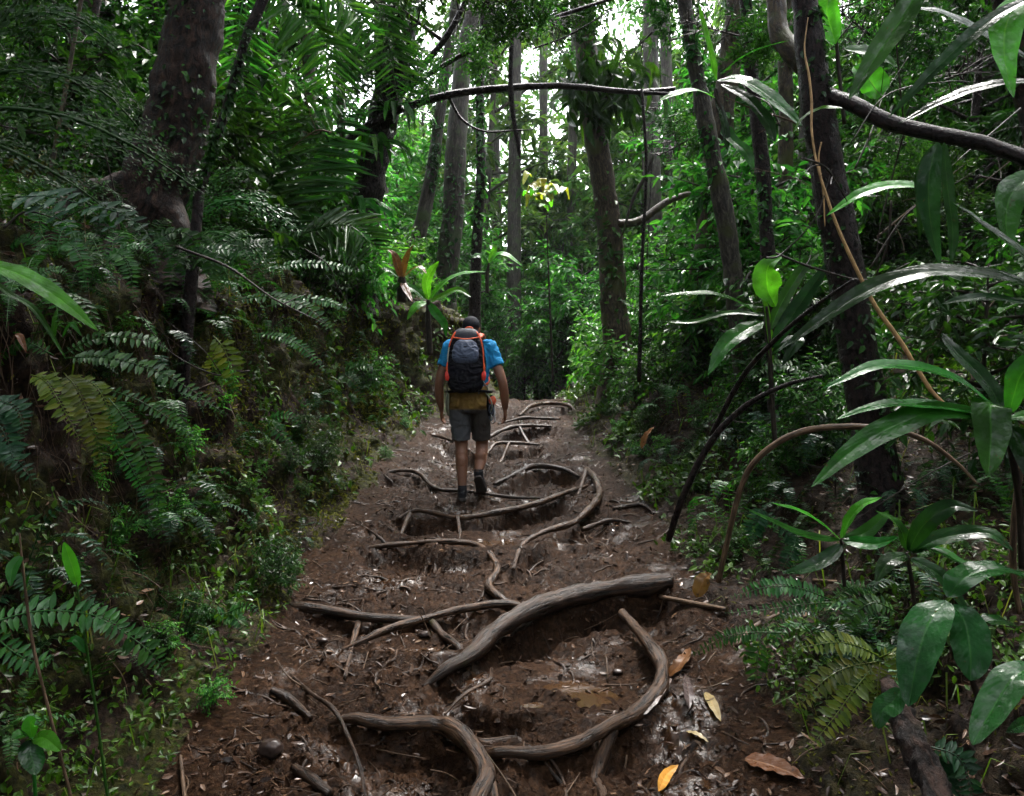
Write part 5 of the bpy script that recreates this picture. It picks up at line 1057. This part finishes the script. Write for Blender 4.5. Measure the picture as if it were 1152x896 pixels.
def fused(mb, name, m, parent, voxel=.006, it=4, wr=0, wf=14):
    """union of closed pieces as one continuous skin"""
    me = mb.mesh('tmp', None); o = bpy.data.objects.new('tmp', me); COL.objects.link(o)
    md = o.modifiers.new('r', 'REMESH'); md.mode = 'VOXEL'; md.voxel_size = voxel
    sm = o.modifiers.new('s', 'SMOOTH'); sm.iterations = it; sm.factor = .5
    dg = bpy.context.evaluated_depsgraph_get(); new = bpy.data.meshes.new_from_object(o.evaluated_get(dg)); new.name = name
    if wr:
        n_ = len(new.vertices); co = np.empty(n_ * 3, np.float32); no = np.empty(n_ * 3, np.float32); new.vertices.foreach_get('co', co); new.vertices.foreach_get('normal', no); co = co.reshape(-1, 3); no = no.reshape(-1, 3)
        co = co + no * (wr * (.5 - np.abs(fbm(co * np.array([wf, wf, wf * 1.5]) + fbm(co * 6, 2)[:, None] * 1.5, 3)) * 2))[:, None]; new.vertices.foreach_set('co', co.astype(np.float32).ravel())
    bpy.data.objects.remove(o); new.materials.clear(); new.materials.append(m)
    new.polygons.foreach_set('use_smooth', [True] * len(new.polygons))
    return link(name, new, parent)

HX, HY = -.395, 7.36
HZ = max(GZ(HX - .065, HY + t_) - .02 * (t_ > 0) for t_ in (-.07, .02, .1)) - .004
per = thing('person', (HX, HY, HZ), 'hiker seen from behind in blue t-shirt, dark cap and knee-length shorts', 'person')
skin = plain('skin', (.21, .098, .058), .5, .4, .12, 40, .1)
lleg = [(-.088, .0, .90), (-.084, .03, .70), (-.075, .05, .50), (-.07, .0, .34), (-.062, -.035, .13), (-.062, -.03, .06)]
rleg = [(.085, .01, .90), (.10, .08, .70), (.112, .14, .51), (.102, .04, .37), (.086, -.06, .265), (.089, -.03, .20)]
LR = [.092, .082, .058, .057, .037, .036]
tor = [(0, -.005, .84), (0, -.012, .93), (0, 0, 1.05), (.003, .03, 1.20), (.005, .07, 1.34), (.006, .10, 1.43), (.006, .12, 1.48)]
TRX = [.12, .165, .148, .165, .185, .145, .062]; TRY = [.085, .118, .105, .115, .112, .088, .055]
def arm(s): return ([(.188, .085, 1.405), (.245, .05, 1.27), (.305, .01, 1.10), (.325, .06, .96), (.33, .13, .85)] if s > 0 else [(-.178, .085, 1.405), (-.232, .07, 1.27), (-.278, .05, 1.10), (-.285, .10, .96), (-.272, .16, .85)])
AR = [.062, .05, .042, .041, .027]
bm_ = MB()
etube(bm_, tor, TRX, TRY)
etube(bm_, [(.006, .11, 1.42), (.006, .14, 1.48), (.006, .17, 1.54)], [.062, .056, .055], [.062, .058, .056])
etube(bm_, [(.006, .225, 1.475), (.006, .205, 1.515), (.006, .195, 1.56), (.006, .195, 1.61), (.006, .185, 1.66), (.006, .18, 1.70)], [.03, .056, .070, .076, .068, .03], [.04, .078, .094, .099, .088, .035])
ball(bm_, (.006, .297, 1.585), (.012, .016, .022)); ball(bm_, (.006, .285, 1.535), (.022, .01, .007)); ball(bm_, (.006, .28, 1.505), (.02, .018, .016))
for s in (-1, 1):
    ball(bm_, (.006 + s * .077, .19, 1.59), (.012, .02, .032))
    a = arm(s); etube(bm_, a, AR, AR)
    w_ = np.array(a[-1]); d = nrm(np.array([0, .05, -.1])); sd = np.array([0, -1., -.4]); fw_ = np.array([-s, .0, 0])     # palm faces the thigh, thumb forward
    side = nrm(np.cross(d, [1, 0, 0]));
    etube(bm_, [w_, w_ + d * .04, w_ + d * .085, w_ + d * .1], [.024, .017, .016, .012], [.024, .040, .042, .036], hint=side)
    for k in range(4):
        o = w_ + d * .085 + side * (.030 - .02 * k) ; ln = (.068, .078, .073, .057)[k]
        etube(bm_, [o, o + d * ln * .4, o + d * ln * .75 + fw_ * ln * .22, o + d * ln * .95 + fw_ * ln * .5], [.0095, .009, .0085, .007], [.0095, .009, .0085, .007], k=10)
    ft = nrm(np.array([0, .9, -.5])); o = w_ + d * .025 + ft * .022
    etube(bm_, [o, o + ft * .03 + d * .02, o + ft * .038 + d * .05 + fw_ * .01, o + ft * .03 + d * .068 + fw_ * .018], [.013, .012, .0105, .008], [.013, .012, .0105, .008], k=10)
for lg_ in (lleg, rleg): etube(bm_, lg_, LR, LR)
for c, yv in ((lleg, .36), (rleg, .36)):
    p = np.array(c[3]); ball(bm_, p + [0, -.022, .02], (.05, .045, .085))
fused(bm_, 'body', skin, per, .0055, 3)
for s in (-1, 1):
    e = MB(); ball(e, (.006 + s * .031, .284, 1.598), (.011, .006, .007)); fused(e, 'eye', plain('eye', (.05, .03, .02), .1), per, .002, 1)
shirt_m = plain('blue_cotton', (.010, .20, .42), .8, .2, .2, 90, .5)
sh = MB(); etube(sh, [(0, -.012, .965)] + tor[2:6] + [(.006, .125, 1.47)], [.17, .166, .182, .2, .16, .08], [.125, .124, .13, .127, .103, .07])
for s in (-1, 1):
    a = arm(s); a0, a1, a2 = map(np.array, a[:3])
    etube(sh, [a0 + [-s * .06, 0, .01], a0 + [0, 0, .005], a1 * .55 + a0 * .45, a1 * .95 + a2 * .05, a1 * .8 + a2 * .2], [.07, .076, .07, .069, .068], [.075, .076, .069, .067, .066])
t_sh = fused(sh, 't_shirt', shirt_m, per, .006, 3, .014, 10)
# shorts: mustard seat above, grey left leg below, right leg set darker and browner
shm, nt, N, L, b = mat('two_tone_shorts')
tc = N.new('ShaderNodeTexCoord'); sp = N.new('ShaderNodeSeparateXYZ'); L.new(tc.outputs['Object'], sp.inputs[0]); nz = noise(N, L, tc.outputs['Object'], 60, 3)
r1 = ramp(N, [(.0, (0, 0, 0)), (1, (1, 1, 1))]); r1.color_ramp.interpolation = 'LINEAR'
m1 = N.new('ShaderNodeMapRange'); m1.inputs[1].default_value = .83; m1.inputs[2].default_value = .85; L.new(sp.outputs[2], m1.inputs[0])
m2 = N.new('ShaderNodeMapRange'); m2.inputs[1].default_value = .0; m2.inputs[2].default_value = .02; L.new(sp.outputs[0], m2.inputs[0])
x1 = N.new('ShaderNodeMix'); x1.data_type = 'RGBA'; L.new(m2.outputs[0], x1.inputs[0]); x1.inputs[6].default_value = (.07, .073, .08, 1); x1.inputs[7].default_value = (.034, .027, .023, 1)
x2 = N.new('ShaderNodeMix'); x2.data_type = 'RGBA'; L.new(m1.outputs[0], x2.inputs[0]); L.new(x1.outputs[2], x2.inputs[6]); x2.inputs[7].default_value = (.20, .115, .018, 1)
L.new(x2.outputs[2], b.inputs['Base Color']); b.inputs['Roughness'].default_value = .85
bp = N.new('ShaderNodeBump'); bp.inputs['Strength'].default_value = .4; bp.inputs['Distance'].default_value = .01; L.new(nz.outputs[0], bp.inputs['Height']); L.new(bp.outputs[0], b.inputs['Normal'])
so_ = MB(); etube(so_, [(0, -.005, .82), (0, -.012, .86), (0, -.012, .93), (0, -.005, 1.05)], [.13, .168, .182, .172], [.1, .125, .135, .13])
for c in (lleg, rleg):
    c = np.array(c); etube(so_, [c[0], c[0] * .5 + c[1] * .5, c[1], c[1] * .55 + c[2] * .45, c[2] * .68 + c[1] * .32 + [0, -.0, -.01]], [.098, .1, .097, .088, .084], [.112, .108, .1, .09, .086])
for s, c in ((-1, lleg), (1, rleg)): ball(so_, (s * .075, -.065, .90), (.085, .07, .085))
fused(so_, 'shorts', shm, per, .006, 3, .009, 9)
cap_m = plain('dark_cap_cloth', (.012, .013, .018), .8)
cp = MB(); etube(cp, [(.006, .185, 1.60), (.006, .187, 1.625), (.006, .183, 1.665), (.006, .178, 1.70), (.006, .176, 1.718)], [.078, .084, .079, .055, .018], [.1, .108, .1, .07, .022])
etube(cp, [(.006, .25, 1.617), (.006, .31, 1.612), (.006, .365, 1.598)], [.075, .07, .045], [.007, .006, .005], hint=(0, 0, 1))
cap = fused(cp, 'cap', cap_m, per, .005, 2)
hr_ = MB(); etube(hr_, [(.006, .155, 1.54), (.006, .165, 1.565), (.006, .178, 1.60), (.006, .182, 1.63)], [.05, .068, .077, .076], [.055, .075, .085, .085]); fused(hr_, 'hair', plain('dark_hair', (.016, .012, .010), .6, scale=150, bump=.8), per, .006, 1)
shoe_m = plain('black_shoe', (.016, .016, .019), .55, var=.4); sole_m = plain('worn_sole', (.05, .042, .038), .75, var=.4)
def shoe(an, heel, toe, s):
    an, heel, toe = map(np.array, (an, heel, toe)); f = nrm(toe - heel); up = nrm(np.cross([1, 0, 0], f)); L0 = np.linalg.norm(toe - heel)
    x = MB(); etube(x, [heel + up * .035 - f * .005, heel + f * L0 * .12 + up * .04, heel + f * L0 * .45 + up * .04, heel + f * L0 * .78 + up * .034, toe + up * .026], [.024, .038, .044, .048, .026], [.03, .042, .042, .034, .018], hint=up)
    etube(x, [heel + f * .055 + up * .045, an + [0, 0, -.02], an + [0, 0, .015]], [.042, .043, .044], [.052, .05, .048])
    o = fused(x, 'shoe', shoe_m, per, .005, 2)
    y = MB(); etube(y, [heel + up * .002 - f * .008, heel + f * L0 * .12, heel + f * L0 * .45, heel + f * L0 * .78, toe + f * .006 + up * .006], [.026, .042, .044, .051, .028], [.014, .017, .014, .015, .009], hint=up, p=4)
    fused(y, 'sole', sole_m, o, .004, 1)
    z = MB(); etube(z, [an + [0, 0, .0], an + [0, 0, .015], an + [0, .001, .03]], [.04, .042, .041], [.044, .044, .042]); fused(z, 'sock', plain('dark_sock', (.02, .02, .022), .9), per, .005, 1)
shoe(lleg[4] + np.array([0, 0, -.02]), (-.062, -.085, .012), (-.072, .19, .018), -1)
shoe(rleg[4] + np.array([.002, .01, -.005]), (.084, -.105, .225), (.122, .07, .045), 1)

# backpack: worn by the hiker, a thing of its own
bp_ = thing('backpack', (HX - .012, HY - .02, HZ + 1.3), 'black backpack with orange edging and grey pocket on the hiker', 'backpack')
O = np.array(bp_.location) - np.array([HX, HY, HZ])
blk = plain('black_nylon', (.005, .005, .008), .7, .1, var=.4); gry = plain('bluegrey_nylon', (.06, .075, .115), .65, var=.2); org = plain('orange_webbing', (.62, .085, .025), .6, var=.15); red = plain('red_buckle', (.6, .035, .02), .4, var=.1)
lt = plain('light_webbing', (.30, .33, .26), .7); steel = plain('steel', (.45, .45, .47), .3, metal=1)
def lean(z): return .06 * (z - 1.0) / .5
def bk(z, dy): return np.array([-.020, -.125 - dy + lean(z) * 1.6, z])
def part(mb, name, m, parent, vox=.006, it=3, wr=0):
    mb.v = [v - O for v in mb.v]; return fused(mb, name, m, parent, vox, it, wr)
x = MB(); etube(x, [bk(1.00, .06), bk(1.05, .075), bk(1.16, .09), bk(1.30, .085), bk(1.42, .07), bk(1.50, .05), bk(1.535, .04)], [.10, .152, .176, .172, .155, .12, .07], [.06, .098, .115, .108, .092, .072, .05], p=2.8); part(x, 'pack_body', blk, bp_, .006, 3, .014)
x = MB(); etube(x, [bk(1.455, .065), bk(1.50, .062), bk(1.545, .05), bk(1.565, .045)], [.125, .128, .10, .05], [.098, .095, .07, .035], p=3); part(x, 'lid', plain('grey_lid', (.03, .033, .042), .6), bp_)
x = MB(); etube(x, [bk(1.245, .17), bk(1.29, .195), bk(1.36, .19), bk(1.43, .165), bk(1.465, .14)], [.075, .115, .122, .098, .05], [.02, .036, .04, .034, .02], p=2.4); part(x, 'front_pocket', gry, bp_, .006, 3, .008)
x = MB(); tube(x, [bk(1.31, .228) + [-.11, .01, 0], bk(1.305, .236), bk(1.31, .228) + [.11, .01, 0]], [.004, .004], n=20, k=6); part(x, 'pocket_zip', blk, bp_, .003, 0)
for s in (-1, 1):
    x = MB(); tube(x, [bk(1.565, .09) + [s * .05, 0, 0], bk(1.53, .13) + [s * .10, 0, 0], bk(1.46, .155) + [s * .135, 0, 0], bk(1.40, .163) + [s * .150, 0, 0]], [.007, .010, .008, .006], n=26, k=8); part(x, 'edge_strap', org, bp_, .004, 1)
    x = MB(); tube(x, [bk(1.40, .163) + [s * .150, 0, 0], bk(1.33, .167) + [s * .158, 0, 0], bk(1.26, .166) + [s * .161, 0, 0]], [.006, .007, .006], n=20, k=8); part(x, 'lower_strap', lt if s < 0 else org, bp_, .004, 1)
    x = MB(); tube(x, [bk(1.27, .166) + [s * .161, 0, 0], bk(1.21, .165) + [s * .166, 0, 0], bk(1.15, .155) + [s * .160, 0, 0]], [.005, .011, .006], n=20, k=8); part(x, 'strap_end', org, bp_, .004, 1)
    x = MB(); etube(x, [bk(1.10, .15) + [s * .162, 0, 0], bk(1.14, .16) + [s * .163, 0, 0], bk(1.18, .155) + [s * .163, 0, 0]], [.015, .022, .015], [.012, .016, .012], p=4); part(x, 'buckle', red, bp_, .004, 1)
    x = MB(); etube(x, [np.array([s * .09, -.03, 1.50]), np.array([s * .115, .06, 1.535]), np.array([s * .125, .16, 1.48]), np.array([s * .125, .215, 1.38]), np.array([s * .14, .17, 1.22]), np.array([s * .165, .05, 1.10]), np.array([s * .15, -.07, 1.06])], [.028] * 7, [.011] * 7, 50, hint=(0, -1, .5), p=3); part(x, 'shoulder_strap', org if s > 0 else blk, bp_, .005, 1)
    x = MB(); tube(x, [bk(1.09, .14) + [s * .16, 0, 0], np.array([s * .185 - .01, -.10, 1.02]), np.array([s * .185, -.08, .94]), np.array([s * .19, -.06, .84])], [.006, .007, .007, .005], n=24, k=6); part(x, 'hanging_strap', lt, bp_, .003, 0)
for z in (1.47, 1.40):
    x = MB(); tube(x, [bk(z, .19) + [-.12, .04, .02], bk(z, .215), bk(z, .19) + [.12, .04, .02]], [.007, .007, .007], n=20, k=6); part(x, 'compression_strap', org if z > 1.45 else blk, bp_, .003, 0)
x = MB(); tube(x, [np.array([-.03, -.06, 1.53]), np.array([-.025, -.05, 1.585]), np.array([.03, -.05, 1.585]), np.array([.035, -.06, 1.53])], [.009] * 4, n=24, k=7); part(x, 'haul_loop', org, bp_, .003, 0)
x = MB(); etube(x, [np.array([-.19, -.04, 1.0]), np.array([-.13, -.13, 1.005]), np.array([0, -.155, 1.01]), np.array([.13, -.13, 1.005]), np.array([.19, -.04, 1.0]), np.array([.14, .11, .995]), np.array([0, .15, .99])], [.028] * 7, [.012] * 7, 60, hint=(0, 0, 1), p=3); part(x, 'hip_belt', blk, bp_, .005, 1)
# climbing gear hanging on the hip
hg = thing('climbing_gear', (HX + .2, HY - .03, HZ + .9), 'bunch of climbing gear with an orange pouch hanging on the right hip of the hiker', 'gear')
O = np.array(hg.location) - np.array([HX, HY, HZ])
x = MB(); etube(x, [(.205, -.06, .955), (.215, -.06, .92), (.215, -.055, .885)], [.03, .036, .026], [.028, .034, .022], p=3); part(x, 'pouch', plain('orange_pouch', (.62, .10, .04), .5), hg, .005, 2)
x = MB(); etube(x, [(.185, -.04, .97), (.198, -.045, .86), (.2, -.04, .78)], [.03, .036, .026], [.03, .034, .022], p=3); part(x, 'dark_pouch', blk, hg, .005, 2)
for k in range(4):
    c = np.array([.205 + .014 * (k % 2), -.09 + .02 * k, .84 - .03 * k]); a = np.linspace(0, 2 * np.pi, 13)
    x = MB(); tube(x, np.stack([c[0] + .02 * np.cos(a), c[1] + .008 * np.sin(a * 2), c[2] + .04 * np.sin(a)], 1), [.0055] * 13, n=40, k=7); part(x, 'carabiner', steel if k % 2 else gry, hg, .0025, 0)
x = MB(); tube(x, [(.15, -.12, 1.0), (.2, -.11, .93), (.215, -.09, .86), (.195, -.06, .80), (.215, -.04, .74)], [.006] * 5, n=40, k=7); part(x, 'sling', lt, hg, .003, 0)
hl_ = MB(); O = np.zeros(3)
etube(hl_, [(-.195, .02, .985), (-.2, -.02, .93), (-.197, -.015, .84), (-.19, .0, .78)], [.014, .018, .018, .012], [.02, .03, .03, .02]); fused(hl_, 'thigh_strap', plain('pale_strap', (.16, .17, .12), .7), per, .005, 2)
EXPOSURE = 2.75
HAZE = .0004

# ------------------------------------------------------------------ light, camera
w = bpy.data.worlds.new('World'); SC.world = w; w.use_nodes = True
nt = w.node_tree; bg = nt.nodes['Background']
sky = nt.nodes.new('ShaderNodeTexSky'); sky.sky_type = 'NISHITA'; sky.sun_disc = False
SUN_EL, SUN_AZ = 62, 20
sky.sun_elevation = R(SUN_EL); sky.sun_rotation = R(SUN_AZ); sky.dust_density = 4; sky.air_density = 1.0; sky.ozone_density = 1
hs = nt.nodes.new('ShaderNodeHueSaturation'); hs.inputs['Saturation'].default_value = .3
nt.links.new(sky.outputs[0], hs.inputs['Color']); nt.links.new(hs.outputs[0], bg.inputs[0]); bg.inputs[1].default_value = .15
sl = bpy.data.lights.new('sun', 'SUN'); sl.energy = 1.5; sl.angle = R(12); sl.color = (1, .97, .93)
so = bpy.data.objects.new('sun', sl); COL.objects.link(so)
d = Vector((math.sin(R(SUN_AZ)) * math.cos(R(SUN_EL)), math.cos(R(SUN_AZ)) * math.cos(R(SUN_EL)), math.sin(R(SUN_EL))))
so.rotation_euler = d.to_track_quat('Z', 'Y').to_euler(); so.location = (0, 10, 30)
cd = bpy.data.cameras.new('camera'); cd.lens = 28; cd.sensor_width = 36; cd.clip_end = 500; cd.clip_start = .05
co = bpy.data.objects.new('camera', cd); COL.objects.link(co); co.location = (0, 0, CAMZ); co.rotation_euler = (R(90), 0, 0)
SC.camera = co
vs = SC.view_settings; vs.view_transform = 'Standard'; vs.look = 'None'; vs.gamma = 1; vs.exposure = EXPOSURE; vs.use_curve_mapping = False
SC.render.engine = 'CYCLES'
cy = SC.cycles; cy.use_denoising = True; cy.max_bounces = 5; cy.diffuse_bounces = 3; cy.glossy_bounces = 2; cy.transmission_bounces = 3; cy.transparent_max_bounces = 4
cy.use_adaptive_sampling = True; cy.adaptive_threshold = .02; cy.sample_clamp_indirect = 6; cy.blur_glossy = .5
cy.caustics_reflective = False; cy.caustics_refractive = False
if HAZE:
    bm = bmesh.new(); bmesh.ops.create_cube(bm, size=1); me = bpy.data.meshes.new('haze'); bm.to_mesh(me); bm.free()
    zb = float(TVf[:, 2].min()) - 1; hz = link('haze', me); hz.scale = (150, 110, 45 - zb); hz.location = (0, 40, (45 + zb) / 2)
    hm = bpy.data.materials.new('haze_air'); hm.use_nodes = True; hn = hm.node_tree; hn.nodes.remove(hn.nodes['Principled BSDF'])
    pv = hn.nodes.new('ShaderNodeVolumePrincipled'); pv.inputs['Color'].default_value = (.86, .93, .92, 1); pv.inputs['Density'].default_value = HAZE; pv.inputs['Anisotropy'].default_value = .2
    hn.links.new(pv.outputs[0], hn.nodes['Material Output'].inputs['Volume']); me.materials.append(hm); tag(hz, 'thin humid air fading the far trees', 'haze', None, 'stuff')
